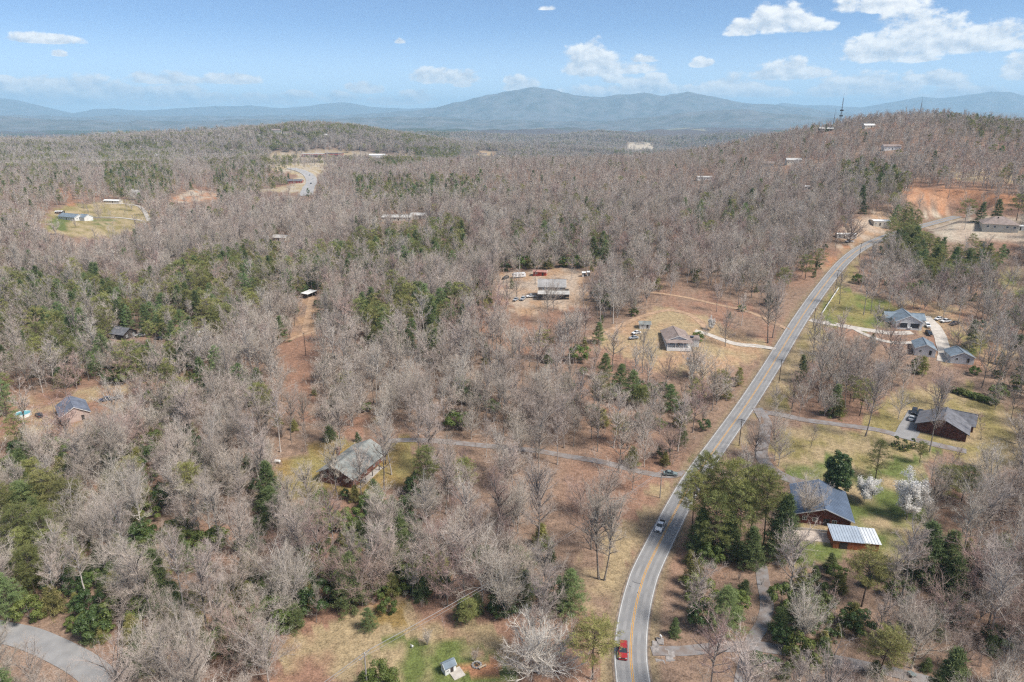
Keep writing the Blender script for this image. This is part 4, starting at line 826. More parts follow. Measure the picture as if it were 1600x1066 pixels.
# ---------------------------------------------------------------- fence, poles, wires, towers and small things
g0, g1 = ground(1284, 492), ground(1310, 452); fe = empty('board_fence', g0); tag(fe, 'low white board fence along the roadside lawn', 'fence')
d = g1 - g0; n = 14
for i in range(n + 1):
    p = d * i / n; z = float(height(g0[0] + p[0], g0[1] + p[1])[0]) - g0[2]; MB().box(p[0] - .08, p[0] + .08, p[1] - .08, p[1] + .08, z - .3, z + 1.25).build('post', M_TRIM, fe)
    if i < n:
        q = d * (i + 1) / n; z2 = float(height(g0[0] + q[0], g0[1] + q[1])[0]) - g0[2]; nn = np.array([d[1], -d[0]]) / np.hypot(d[0], d[1]) * .04
        for h in (.35, .75, 1.1):
            MB().hexa([(p[0] - nn[0], p[1] - nn[1], z + h - .11), (p[0] + nn[0], p[1] + nn[1], z + h - .11), (q[0] + nn[0], q[1] + nn[1], z2 + h - .11), (q[0] - nn[0], q[1] - nn[1], z2 + h - .11)],
                      [(p[0] - nn[0], p[1] - nn[1], z + h + .11), (p[0] + nn[0], p[1] + nn[1], z + h + .11), (q[0] + nn[0], q[1] + nn[1], z2 + h + .11), (q[0] - nn[0], q[1] - nn[1], z2 + h + .11)]).build('rail', M_TRIM, fe)
VISLIST.append(([(1278, 480), (1306, 444), (1316, 452), (1288, 495)], 330, .95))
M_POLE = mat('creosoted_wood', (.085, .065, .055), .9, .2, 1.5); M_PALEP = mat('weathered_grey_wood', (.34, .32, .30), .9, .15, 1.5); M_INS = mat('porcelain', (.62, .62, .60), .4, .05, 3)
TOPS = {}
def pole(key, p, h, yaw, label, m, arm=2.4):
    r = empty('utility_pole', p, -math.radians(yaw)); tag(r, label, 'pole', 'utility poles')
    MB().tube([(0, 0, -.6), (0, 0, h)], [.17, .11], 8).build('pole_shaft', m, r); MB().box(-arm / 2, arm / 2, -.06, .06, h - .55, h - .42).build('crossarm', m, r)
    pts = []
    for x in (-arm / 2 + .1, 0, arm / 2 - .1):
        z = h - .42 if x else h; MB().tube([(x, 0, z - .02), (x, 0, z + .12), (x, 0, z + .22)], [.05, .09, .04], 7).build('insulator', M_INS, r); pts.append(local(r, (x, 0, z + .2)))
    TOPS[key] = pts; HOUSES.append((p[0], p[1], 2.0)); return r
pA, pB = ground(1217, 598), ground(1270, 514); st_ = pB - pA
def offroad(p, off):
    i = ((ROAD[:, :2] - p[:2]) ** 2).sum(1).argmin(); t = ROAD[min(i + 2, len(ROAD) - 1)] - ROAD[max(i - 2, 0)]; t /= np.linalg.norm(t[:2]); q = ROAD[i, :2] + np.array([t[1], -t[0]]) * off; return np.array([q[0], q[1], float(height(q[0], q[1])[0])])
pole('p1', pA, 10.5, 33, 'dark utility pole on the straw verge above the gravel junction', M_POLE); pole('p2', pB, 10.5, 33, 'dark utility pole where the garage drive meets the road', M_POLE)
p0_ = offroad(pA - st_ * .93, 6.5); pole('p0', p0_, 10.5, 33, 'dark utility pole below the gravel junction', M_POLE); p3_ = offroad(pB + st_ * 1.0, 6.5); pole('p3', p3_, 10.5, 36, 'dark utility pole at the upper bend of the road', M_POLE)
p4_ = offroad(pB + st_ * 2.0, 6.5); pole('p4', p4_, 10.5, 45, 'utility pole beside the pines at the top of the road', M_POLE)
pn = ground(575, 1090); pole('q0', pn, 11.0, 118, 'utility pole with pale crossarm rising through the round glossy bush', M_PALEP, 3.0)
pq = ground(1031, 778); pole('q1', pq, 9.5, 118, 'utility pole at the mouth of the narrow gravel drive', M_PALEP, 2.6)
tp = ground(478, 556); pole('t0', tp, 11.0, 10, 'thin dark utility pole beside the red clearing', M_POLE, 1.6)
M_WIRE = mat('aluminium_wire', (.42, .41, .40), .5, .05, 1, metal=.3)
def wires(a, b, sag, label, group, rad=.02):
    for i in range(3):
        p, q = Vector(TOPS[a][i]) if not hasattr(a, 'x') else a, Vector(TOPS[b][i]); pts = [tuple(p.lerp(q, t) - Vector((0, 0, sag * 4 * t * (1 - t)))) for t in np.linspace(0, 1, 15)]
        o = MB().tube(pts, rad, 4, False).build('power_line', M_WIRE); tag(o, label, 'wire', group)
wires('p0', 'p1', 1.0, 'sagging power line over the verge from the gravel junction uphill', 'roadside wires by the junction', .014); wires('p1', 'p2', 1.0, 'sagging power line above the verge below the garage drive', 'roadside wires by the garage drive', .014); wires('p2', 'p3', 1.0, 'sagging power line beside the white board fence', 'roadside wires by the fence', .014); wires('p3', 'p4', 1.0, 'sagging power line at the top of the road', 'roadside wires at the bend', .014)
wires('q0', 'q1', 2.0, 'pale power line crossing the woods from the round bush to the road', 'wires across the woods', .032)
e0 = pn + (pn - pq) * .5; e0[2] = float(height(e0[0], e0[1])[0]); pole('q2', e0, 11.0, 118, 'utility pole at the lower meadow edge', M_PALEP, 3.0); wires('q2', 'q0', 1.5, 'pale power line over the lower meadow', 'wires over the meadow', .032)
def tower(px, d, h, label, w=3.0, dishes=True):
    az = math.atan((px - 800) / FPX * 1.05); x, y = math.sin(az) * d, math.cos(az) * d; z = float(height(x, y)[0]); r = empty('radio_tower', (x, y, z)); tag(r, label, 'tower')
    for k in range(3):
        a = 2 * math.pi * k / 3; b = 2 * math.pi * (k + 1) / 3; c0 = (w / 2 * math.cos(a), w / 2 * math.sin(a)); c1 = (w / 2 * math.cos(b), w / 2 * math.sin(b))
        MB().tube([(c0[0], c0[1], -1), (c0[0] * .25, c0[1] * .25, h)], .16, 5).build('leg', M_CHROME, r)
        n = 12; br = MB()
        for i in range(n):
            s0, s1 = 1 - .75 * i / n, 1 - .75 * (i + 1) / n; br.tube([(c0[0] * s0, c0[1] * s0, h * i / n), (c1[0] * s1, c1[1] * s1, h * (i + 1) / n)], .09, 4); br.tube([(c1[0] * s0, c1[1] * s0, h * i / n), (c0[0] * s0, c0[1] * s0, h * i / n)], .08, 4)
        br.build('bracing', M_DARKW, r)
    MB().tube([(0, 0, h - 1), (0, 0, h + 7)], .1, 5).build('antenna', M_DARKW, r)
    if dishes:
        for zz in (h * .45, h * .62): MB().box(-2.6, 2.6, -.2, .2, zz - 1, zz + 1).box(-.2, .2, -2.6, 2.6, zz - 1, zz + 1).build('antenna_array', M_DARKW, r)
tower(1265, 1195, 46, 'tall radio tower with antenna arrays on the hill shoulder'); tower(1376, 1190, 28, 'shorter thin radio mast on the hilltop', 2.0, False); tower(1256, 1200, 26, 'small mast beside the tall radio tower', 2.0, False)
# rock slab by the road, fire pit, mailbox, signs and litter
g = ground(1034, 1018); rk = MB(); rr = random.Random(3)
for i in range(9):
    x, y = rr.uniform(-2.4, 2.4), rr.uniform(-3.6, 3.6); s_ = rr.uniform(.7, 1.4); h = rr.uniform(.06, .2)
    lo = [(x + s_ * math.cos(t + rr.uniform(-.3, .3)), y + s_ * 1.2 * math.sin(t), -.4) for t in (.6, 2.2, 3.8, 5.3)]; rk.hexa(lo, [(p[0] * .94 + x * .06, p[1] * .94 + y * .06, h + rr.uniform(-.05, .05)) for p in lo])
o = rk.build('rock_outcrop', mat('pale_rock', (.31, .28, .26), .95, .2, 1.2, bump=.5)); o.location = g; tag(o, 'pale rock outcrop beside the road opposite the red car', 'rock')
g = ground(745, 1040); fp = empty('fire_pit', g); tag(fp, 'charred fire pit on the bare clay ring', 'fire pit')
for i in range(12):
    a = 2 * math.pi * i / 12; MB().box(math.cos(a) * .9 - .2, math.cos(a) * .9 + .2, math.sin(a) * .9 - .17, math.sin(a) * .9 + .17, -.1, .3).build('stone', M_PALEP, fp)
MB().tube([(-.4, -.3, .1), (.5, .4, .25)], .1, 6).tube([(.4, -.4, .1), (-.4, .5, .3)], .1, 6).build('burnt_log', M_DARKW, fp)
g = ground(754, 1044); bn = empty('wooden_bench', g, .6); tag(bn, 'pale wooden bench beside the fire pit', 'bench'); MB().box(-.9, .9, -.2, .2, .4, .48).build('seat', mat('pale_timber', (.55, .42, .28), .85, .1, 2), bn)
for x in (-.7, .7): MB().box(x - .06, x + .06, -.18, .18, 0, .4).build('leg', M_PALEP, bn)
for i, (px, py, nm, lb, c, sz) in enumerate([(1032, 1001, 'mailbox', 'white mailbox beside the road near the rock outcrop', M_TRIM, (.3, .5)), (434, 724, 'gas_tank', 'white gas tank at the edge of the mossy clearing', M_TRIM, (.6, 1.6)), (644, 1012, 'garden_chair', 'small white garden chair on the lawn', M_TRIM, (.5, .6)), (1424, 1057, 'garden_cart', 'small green garden cart under the trees', PAINT['green'], (.6, 1.2))]):
    g = ground(px, py); r = empty(nm, g, .4 + i); tag(r, lb, nm.split('_')[-1])
    if nm == 'gas_tank': MB().tube([(0, -1.0, .8), (0, -.85, .8), (0, .85, .8), (0, 1.0, .8)], [.25, .5, .5, .25], 12).build('tank', c, r); MB().box(-.4, .4, -.7, -.6, -.2, .5).box(-.4, .4, .6, .7, -.2, .5).build('leg', M_CHROME, r)
    elif nm == 'mailbox': MB().box(-.06, .06, -.06, .06, -.2, 1.05).build('post', M_PALEP, r); MB().tube([(0, -.3, 1.2), (0, .3, 1.2)], .2, 10).build('box', c, r)
    elif nm == 'garden_chair':
        MB().box(-.25, .25, -.25, .25, .38, .43).build('seat', c, r); MB().box(-.25, .25, .21, .26, .43, .95).build('backrest', c, r)
        for x in (-.22, .22):
            for y in (-.22, .22): MB().box(x - .03, x + .03, y - .03, y + .03, 0, .38).build('leg', c, r)
    else:
        MB().hexa([(-.35, -.6, .35), (.35, -.6, .35), (.35, .6, .35), (-.35, .6, .35)], [(-.5, -.75, .8), (.5, -.75, .8), (.5, .75, .8), (-.5, .75, .8)]).build('tray', c, r); MB().tube([(0, .7, .6), (0, 1.5, .9)], .03, 5).build('handle', M_DARKW, r)
        for x in (-.5, .5): MB().tube([(x - .05, 0, .25), (x + .05, 0, .25)], .27, 10).build('wheel', M_TYRE, r)
g = ground(1075, 575); bh = empty('birdhouse', g); tag(bh, 'blue and white birdhouse on a tall post below the bungalow', 'birdhouse'); MB().tube([(0, 0, -.3), (0, 0, 3.6)], .05, 6).build('post', M_PALEP, bh); MB().box(-.6, .6, -.35, .35, 3.6, 4.2).build('house', PAINT['white'], bh); MB().hexa([(-.7, -.45, 4.2), (.7, -.45, 4.2), (.7, .45, 4.2), (-.7, .45, 4.2)], [(-.7, -.05, 4.6), (.7, -.05, 4.6), (.7, .05, 4.6), (-.7, .05, 4.6)]).build('roof', mat('blue_paint', (.15, .33, .55), .6, .1, 2), bh)

# ---------------------------------------------------------------- tree shapes
M_BARK = mat('grey_bark', (.27, .235, .205), .95, .25, 1.6, bump=.4, obj_random=.32); M_TWIG = mat('bare_twigs', (.515, .43, .36), .95, .12, .35, obj_random=.22)
M_TWIGP = mat('pale_twigs', (.57, .495, .42), .95, .12, .35, obj_random=.15); M_TWIGR = mat('budding_red_twigs', (.47, .335, .28), .95, .15, .35, obj_random=.22)
M_BARKP = mat('pale_bark', (.50, .45, .40), .95, .18, 1.4, bump=.4, obj_random=.16); M_PBARK = mat('pine_bark', (.16, .115, .09), .95, .25, 1.8, bump=.5, obj_random=.2)
M_NEEDLE = mat('pine_needles', (.24, .25, .085), .7, .2, .5, col2=(.32, .315, .115), obj_random=.28, trans=.25); M_NEEDLEY = mat('yellow_green_needles', (.36, .345, .12), .7, .2, .5, obj_random=.2, trans=.25)
M_NEEDLED = mat('dark_needles', (.13, .17, .065), .7, .2, .5, col2=(.19, .23, .09), obj_random=.2, trans=.2); M_NEEDLEB = mat('bluish_needles', (.18, .24, .095), .7, .2, .5, col2=(.25, .315, .125), obj_random=.2, trans=.25)
M_LEAFD = mat('glossy_dark_leaves', (.055, .09, .03), .4, .25, .8, col2=(.09, .13, .04), obj_random=.15, trans=.15); M_LEAFG = mat('green_leaves', (.12, .165, .04), .5, .25, .8, col2=(.18, .215, .06), obj_random=.25, trans=.25)
M_BLOSS = mat('white_blossom', (.86, .83, .78), .8, .08, .8, obj_random=.06, trans=.3)

def unit(v): return v / max(1e-9, math.sqrt(v[0] * v[0] + v[1] * v[1] + v[2] * v[2]))
class Soup:
    """collects tubes and slivers as triangles"""
    def __init__(s): s.V = []; s.T = []; s.n = 0
    def tube(s, P, R, k):
        P = np.asarray(P); m = len(P); d = np.gradient(P, axis=0); d /= np.linalg.norm(d, axis=1)[:, None] + 1e-9
        ref = np.where(np.abs(d[:, 2:3]) > .8, np.array([[1., 0, 0]]), np.array([[0., 0, 1.]])); a = np.cross(d, ref); a /= np.linalg.norm(a, axis=1)[:, None] + 1e-9; b = np.cross(d, a)
        t = 2 * np.pi * np.arange(k) / k
        V = (P[:, None] + (a[:, None] * np.cos(t)[None, :, None] + b[:, None] * np.sin(t)[None, :, None]) * np.asarray(R)[:, None, None]).reshape(-1, 3)
        i = (np.arange(m - 1)[:, None] * k + np.arange(k)[None]).ravel(); j = (np.arange(m - 1)[:, None] * k + (np.arange(k)[None] + 1) % k).ravel()
        s.V.append(V); s.T.append(np.concatenate([np.stack([i, j, j + k], 1), np.stack([i, j + k, i + k], 1)]) + s.n); s.n += len(V)
    def slivers(s, P, D, Sd, ln, w):
        """triangles: base centre P, direction D, side Sd, lengths and widths"""
        n = len(P); h = (Sd * (np.asarray(w) / 2)[:, None]); V = np.stack([P - h, P + h, P + D * np.asarray(ln)[:, None]], 1).reshape(-1, 3)
        s.V.append(V); s.T.append(np.arange(3 * n).reshape(n, 3) + s.n); s.n += 3 * n
    def mesh(s, name, m, smooth=False): return fast_mesh(name, np.concatenate(s.V), np.concatenate(s.T), m, smooth)
    def tris(s): return sum(len(t) for t in s.T)

def rnd_unit(rs, n):
    v = rs.normal(size=(n, 3)); return v / np.linalg.norm(v, axis=1)[:, None]

def walk(rs, p, d, ln, n, wob, up):
    P = [p]; d = unit(d)
    for i in range(n):
        d = unit(d + rs.normal(size=3) * wob + np.array([0, 0, up])); p = p + d * (ln / n); P.append(p)
    return np.array(P)

def bare_tree(seed, H, W, clear, style, nl=16, nb=8, nt=9, nw=4, tw=.022, barkm=None, twigm=None, r0=None, twl=1.0, sides=6):
    """returns (trunk mesh, crown mesh): trunk with limbs; branches and twigs"""
    rs = np.random.RandomState(seed); T = Soup(); C = Soup(); r0 = r0 or H * .0125
    lean = rs.normal(size=3) * .05; lean[2] = 1
    th = H * {'slender': .9, 'spreading': .55, 'vase': .28, 'sapling': .9, 'broad': .35}[style]
    tp = walk(rs, np.zeros(3), lean, th, 8, .045, .05); tp[0, 2] = -.4
    tr = np.linspace(r0, r0 * (.25 if style in ('slender', 'sapling') else .5), 9); tr[0] *= 1.5
    T.tube(tp, tr, sides)
    tips = []; bb = []; sec = []
    for i in range(nl):
        f = (i + rs.rand()) / nl; z = clear + (1 - clear) * f ** .85 if style in ('slender', 'sapling') else clear + (1 - clear) * f
        z = min(.995, z); k = z * 8; k0 = min(7, int(k)); p = tp[k0] + (tp[k0 + 1] - tp[k0]) * (k - k0)
        a = i * 2.4 + rs.rand() * .9; top = (z - clear) / (1 - clear + 1e-6)
        if style in ('slender', 'sapling'):
            el = .45 + .75 * top + rs.normal() * .12; ln = (W / 2) * (1.15 - .55 * top) * (.75 + .5 * rs.rand()) / max(.35, math.cos(el)) * .8; ln = min(ln, H * .42)
        elif style == 'spreading':
            el = .35 + .8 * top + rs.normal() * .14; ln = (W / 2) * (1.1 - .2 * top) * (.8 + .4 * rs.rand()) / max(.55, math.cos(el * .8)); ln = max(ln, (H - z * th) * .8 * top)
        elif style == 'vase':
            el = .95 + .35 * rs.rand(); ln = H * (.55 + .25 * rs.rand())
        else:
            el = .15 + 1.1 * top + rs.normal() * .15; ln = (W / 2) * (.95 + .2 * rs.rand()) * (1.0 if top < .8 else 1.0)
        d = np.array([math.cos(a) * math.cos(el), math.sin(a) * math.cos(el), math.sin(el)])
        P = walk(rs, p, d, ln, 5, .13, .06); rl = min(r0 * .6, .023 * ln + .02) * (1.0 if style not in ('broad', 'vase') else 1.25)
        R = np.linspace(rl, rl * .3, 6); T.tube(P, R, 4); bb.append((P, rl, ln))
    if style in ('slender', 'sapling', 'spreading'): bb.append((tp[-3:].repeat(2, 0)[:6] + np.linspace(0, 1, 6)[:, None] * np.array([0, 0, H * .08]), r0 * .3, H * .22))
    tP, tD, tL = [], [], []
    for P, rl, ln in bb:
        for j in range(nb):
            f = .22 + .78 * (j + rs.rand()) / nb; k = min(4.99, f * 5); k0 = int(k); p = P[k0] + (P[k0 + 1] - P[k0]) * (k - k0); ax = unit(P[k0 + 1] - P[k0])
            d = unit(ax * .75 + rs.normal(size=3) * .55 + np.array([0, 0, .3])); l2 = max(.8, ln * (.42 - .16 * f) * (.7 + .6 * rs.rand()))
            Q = walk(rs, p, d, l2, 3, .16, .07); r2 = max(.02, rl * .42 * (1.1 - .4 * f)); C.tube(Q, np.linspace(r2, r2 * .4, 4), 3)
            f2 = .15 + .85 * (np.arange(nt) + rs.rand(nt)) / nt; k = np.minimum(2.99, f2 * 3); k0 = k.astype(int); pp = Q[k0] + (Q[k0 + 1] - Q[k0]) * (k - k0)[:, None]; ax = Q[k0 + 1] - Q[k0]; ax /= np.linalg.norm(ax, axis=1)[:, None]
            dd = ax * .7 + rs.normal(size=(nt, 3)) * .55 + np.array([0, 0, .32]); dd /= np.linalg.norm(dd, axis=1)[:, None]
            tP.append(pp); tD.append(dd); tL.append(np.clip(l2 * .5, .5, 1.6) * (.6 + .8 * rs.rand(nt)) * twl)
    P = np.concatenate(tP); D = np.concatenate(tD); L_ = np.concatenate(tL); n = len(P)
    s = np.cross(D, rnd_unit(rs, n)); s /= np.linalg.norm(s, axis=1)[:, None] + 1e-9; C.slivers(P, D, s, L_, np.full(n, tw * 1.5))
    if nw:
        q = np.repeat(np.arange(n), nw); f = .2 + .8 * rs.rand(len(q)); p2 = P[q] + D[q] * (L_[q] * f)[:, None]
        d2 = D[q] * .6 + rs.normal(size=(len(q), 3)) * .5 + np.array([0, 0, .25]); d2 /= np.linalg.norm(d2, axis=1)[:, None]; s2 = np.cross(d2, rnd_unit(rs, len(q))); s2 /= np.linalg.norm(s2, axis=1)[:, None] + 1e-9
        C.slivers(p2, d2, s2, L_[q] * (.35 + .35 * rs.rand(len(q))), np.full(len(q), tw))
    tm = T.mesh('bare_trunk', barkm or M_BARK); cm = C.mesh('bare_crown', twigm or M_TWIG)
    return tm, cm, P

def pine_tree(seed, H, R, clear, prof, nbr, ncl, nn, nl, nw_, m, droop=0.0, bark=None, clr=.55):
    rs = np.random.RandomState(seed); T = Soup(); C = Soup(); tp = walk(rs, np.zeros(3), np.array([rs.normal() * .03, rs.normal() * .03, 1]), H * .97, 7, .018, .05); tp[0, 2] = -.4
    T.tube(tp, np.linspace(H * .0125, .03, 8), 6); cl = []; out = []
    for i in range(nbr):
        f = (i + rs.rand()) / nbr; z = clear + (1 - clear) * f; k = min(6.99, z * 7); k0 = int(k); p = tp[k0] + (tp[k0 + 1] - tp[k0]) * (k - k0)
        rr = R * prof(f) * (.7 + .5 * rs.rand()); a = i * 2.4 + rs.rand() * 1.2; el = .25 * f + .12 - droop + rs.normal() * .1
        d = np.array([math.cos(a) * math.cos(el), math.sin(a) * math.cos(el), math.sin(el)]); Q = walk(rs, p, d, max(.3, rr), 3, .08, .04)
        if rr > .8: T.tube(Q, np.linspace(.02 + .012 * rr, .012, 4), 3)
        m_ = max(2, int(ncl * (.4 + .6 * rr / R))); f2 = np.sqrt(.12 + .88 * rs.rand(m_)); k = np.minimum(2.99, f2 * 3); k0 = k.astype(int)
        c = Q[k0] + (Q[k0 + 1] - Q[k0]) * (k - k0)[:, None] + rs.normal(size=(m_, 3)) * np.array([.28, .28, .12]) * max(.5, rr * .35); cl.append(c); out.append(np.tile(d, (m_, 1)))
    cl.append(tp[-1] + rs.normal(size=(4, 3)) * .15); out.append(np.tile([0, 0, 1.], (4, 1)))
    c = np.concatenate(cl); o = np.concatenate(out); q = np.repeat(np.arange(len(c)), nn); n = len(q)
    d = rnd_unit(rs, n) + o[q] * .5 + np.array([0, 0, .35]); d /= np.linalg.norm(d, axis=1)[:, None]; s = np.cross(d, rnd_unit(rs, n)); s /= np.linalg.norm(s, axis=1)[:, None] + 1e-9
    C.slivers(c[q] + rs.normal(size=(n, 3)) * np.array([1, 1, .55]) * clr * .45, d, s, nl * (.6 + .8 * rs.rand(n)), np.full(n, nw_))
    return T.mesh('pine_trunk', bark or M_PBARK), C.mesh('pine_crown', m), None

def leafy(seed, H, R, lobes, leaves, ls, m, shape='round', bark=None):
    """broadleaf evergreen: lobes of leaves round a short trunk"""
    rs = np.random.RandomState(seed); T = Soup(); C = Soup(); T.tube(np.array([[0, 0, -.4], [0, 0, H * .35], [.1, 0, H * .75]]), [H * .02, H * .014, .03], 5)
    for k in range(6):
        a = k * 1.05; T.tube(np.array([[0, 0, H * .12], [math.cos(a) * R * .35, math.sin(a) * R * .35, H * .4], [math.cos(a) * R * .65, math.sin(a) * R * .65, H * .6]]), [H * .01, H * .007, .015], 4)
    c = []; rad = []
    while len(c) < lobes:
        p = rs.uniform(-1, 1, 3); z = (p[2] + 1) / 2
        pr = {'round': math.sqrt(max(0, 1 - (2 * z - .95) ** 2 * .9)), 'cone': (1 - z) ** .75 * 1.05 + .04, 'ovoid': math.sqrt(max(0, 1 - (abs(z - .36) / .66) ** 2))}[shape]
        h = math.hypot(p[0], p[1])
        if h < pr and h > pr * .45 or (h < pr and z > .8): c.append((p[0] * R * .88, p[1] * R * .88, H * (.05 + .9 * z))); rad.append((.16 + .12 * rs.rand()) * R * (.75 if shape == 'cone' else 1))
    c = np.array(c); rad = np.array(rad); q = rs.randint(0, lobes, leaves); n = leaves; u = rnd_unit(rs, n); u[:, 2] = np.where(u[:, 2] < -.35, -u[:, 2], u[:, 2])
    P = c[q] + u * (rad[q] * (.7 + .4 * rs.rand(n)))[:, None]; d = np.cross(u, rnd_unit(rs, n)) + u * .35 + np.array([0, 0, -.1]); d /= np.linalg.norm(d, axis=1)[:, None]; s = np.cross(u, d); s /= np.linalg.norm(s, axis=1)[:, None] + 1e-9
    h = s * (ls * .32); L_ = ls * (.7 + .6 * rs.rand(n))[:, None]; V = np.stack([P - d * L_ * .5, P + h, P + d * L_ * .5, P - h], 1).reshape(-1, 3)
    C.V.append(V); b = np.arange(n) * 4; C.T.append(np.concatenate([np.stack([b, b + 1, b + 2], 1), np.stack([b, b + 2, b + 3], 1)])); C.n += len(V)
    return T.mesh('shrub_stem', bark or M_BARK), C.mesh('shrub_crown', m), None

def blossom(seed, H, W, style):
    tm, cm, tips = bare_tree(seed, H, W, .2, style, 16, 8, 7, 2, .02, M_BARK, M_BLOSS); rs = np.random.RandomState(seed); q = rs.randint(0, len(tips), 15000); n = len(q); C = Soup(); P = tips[q] + rs.normal(size=(n, 3)) * .32
    d = rnd_unit(rs, n); s = np.cross(d, rnd_unit(rs, n)); s /= np.linalg.norm(s, axis=1)[:, None]; C.slivers(P, d, s, .22 + .12 * rs.rand(n), np.full(n, .22)); return tm, C.mesh('blossom_crown', M_BLOSS), None

cone = lambda f: (1 - f) ** .8 + .05
pinep = lambda f: math.sqrt(max(.02, 1 - (abs(f - .42) / .62) ** 2)) * (1 - .25 * f)
wpine = lambda f: ((1 - f) ** .65 + .08) * (.75 + .35 * math.sin(f * 40) ** 2)
# each kind: list of (trunk mesh, crown mesh, design height); level 0 near, 1 middle, 2 far
KIND = {}
def bare_set(lv):
    nl, nb, nt, nw, tw = {0: (19, 9, 10, 5, .0215), 1: (14, 7, 8, 3, .046), 2: (11, 6, 6, 0, .125)}[lv]; sd = 6 if lv == 0 else (4 if lv == 1 else 3)
    K = lambda *a, **k: bare_tree(*a, nl=nl, nb=nb, nt=nt, nw=nw, tw=tw, sides=sd, **k)[:2]
    sp = [K(11, 16, 13, .30, 'spreading', twigm=M_TWIG) + (16,), K(12, 17, 14, .34, 'spreading', barkm=M_BARKP, twigm=M_TWIGP) + (17,), K(13, 14, 12, .2, 'vase', twigm=M_TWIGP, barkm=M_BARKP) + (14,), K(14, 15, 13, .25, 'spreading', twigm=M_TWIGR) + (15,)]
    sl = [K(21, 18, 10, .38, 'slender', twigm=M_TWIG) + (18,), K(22, 20, 10.5, .42, 'slender', barkm=M_BARKP, twigm=M_TWIGP) + (20,), K(23, 17, 9.5, .34, 'slender', twigm=M_TWIG) + (17,), K(24, 18, 10, .4, 'slender', twigm=M_TWIGR) + (18,), K(25, 19, 8.5, .44, 'slender', barkm=M_BARKP, twigm=M_TWIG) + (19,)]
    nl = max(6, int(nl * .7)); nb = max(4, int(nb * .6))
    K2 = lambda *a, **k: bare_tree(*a, nl=nl, nb=nb, nt=max(4, nt - 3), nw=max(0, nw - 2), tw=tw, sides=max(3, sd - 1), **k)[:2]
    sa = [K2(31, 8, 4, .25, 'sapling', twigm=M_TWIG) + (8,), K2(32, 9, 4.5, .3, 'sapling', twigm=M_TWIGR) + (9,), K2(33, 6, 6, .12, 'vase', twigm=M_TWIGP) + (6,)]
    return sp, sl, sa
def ever_set(lv):
    a, n, L_, w = {0: (1.25, 15, .55, .085), 1: (.6, 10, .8, .15), 2: (.3, 8, 1.2, .36)}[lv]; b = lambda v: max(8, int(v * a)); P = lambda *q, **k: pine_tree(*q, **k)[:2]
    pn = [P(41, 17, 5.0, .42, pinep, b(58), b(13) // 2 + 3, n, L_, w, M_NEEDLE) + (17,), P(42, 19, 5.4, .5, pinep, b(54), b(13) // 2 + 3, n, L_, w, M_NEEDLEY) + (19,), P(43, 15, 4.8, .3, pinep, b(62), b(13) // 2 + 3, n, L_, w, M_NEEDLE) + (15,), P(44, 14, 4.6, .08, wpine, b(84), b(12) // 2 + 3, n, L_, w, M_NEEDLEB) + (14,), P(45, 13, 3.2, .05, cone, b(96), b(11) // 2 + 3, n, L_, w * 1.1, M_NEEDLED, droop=.15) + (13,)]
    sh = [leafy(51, 3.2, 2.3, 26, int(2600 * a), .26 / a ** .5, M_LEAFG)[:2] + (3.2,), leafy(52, 4.2, 2.4, 30, int(2800 * a), .26 / a ** .5, M_LEAFD)[:2] + (4.2,), P(53, 5.5, 2.1, .02, cone, b(50), b(10) // 2 + 2, n, L_ * .8, w, M_NEEDLEY) + (5.5,), P(54, 6.5, 2.3, .02, cone, b(54), b(10) // 2 + 2, n, L_ * .8, w, M_NEEDLED, droop=.1) + (6.5,)]
    return pn, sh
for lv in (0, 1, 2):
    KIND['spreading', lv], KIND['slender', lv], KIND['sapling', lv] = bare_set(lv); KIND['pine', lv], KIND['shrub', lv] = ever_set(lv)

def thing_tree(name, meshes, p, rz, sc, label, cat, group=None, tilt=0.0, wide=1.0):
    r = empty(name, p, rz); r.scale = (sc * wide, sc * wide, sc); r.rotation_euler = (tilt * math.cos(rz * 7), tilt * math.sin(rz * 7), rz); tag(r, label, cat, group)
    for nm, me in (('trunk', meshes[0]), ('crown', meshes[1])):
        o = bpy.data.objects.new(nm, me); COL.objects.link(o); o.parent = r
    return r

# ---------------------------------------------------------------- trees one can single out
def planted(name, px, py, meshes, H, label, cat='tree', rz=1.0, wide=1.0, group=None):
    g = ground(px, py); HOUSES.append((g[0], g[1], 4.0 if 'pine' in name else 2.2)); dg = math.hypot(g[0], g[1]); pw = .22 * H * wide * FPX / dg; tx, ty = project(g + np.array([0, 0, H])); by = py - .25 * (py - ty)
    VISLIST.append(([(px - pw, by), (tx - pw * .6, ty), (tx + pw * .6, ty), (px + pw, by)], dg - 2, .85 if dg < 480 else 0.0)); return thing_tree(name, meshes, (g[0], g[1], g[2] - .1), rz, H / meshes[2], label, cat, group, wide=wide)
B = lambda *a, **k: bare_tree(*a, **k)[:2]
BIG = B(61, 13, 18, .1, 'broad', nl=26, nb=12, nt=12, nw=5, tw=.026, r0=.34, barkm=mat('silver_bark', (.60, .56, .50), .95, .15, 1.4, bump=.3), twigm=mat('silver_twigs', (.68, .62, .54), .95, .1, .4)) + (13,)
planted('broad_bare_tree', 842, 1052, BIG, 13, 'huge round pale bare tree below the power line', rz=.4)
DARKB = B(62, 20, 20, .15, 'broad', nl=24, nb=9, nt=9, nw=3, tw=.05, barkm=M_PBARK, twigm=M_TWIG) + (20,); planted('broad_bare_tree', 1327, 380, DARKB, 20, 'dark-trunked spreading bare tree in front of the white mobile home')
TALL = B(63, 25, 11, .38, 'slender', nl=30, nb=10, nt=10, nw=4, tw=.024, barkm=M_BARK, twigm=M_TWIG) + (25,)
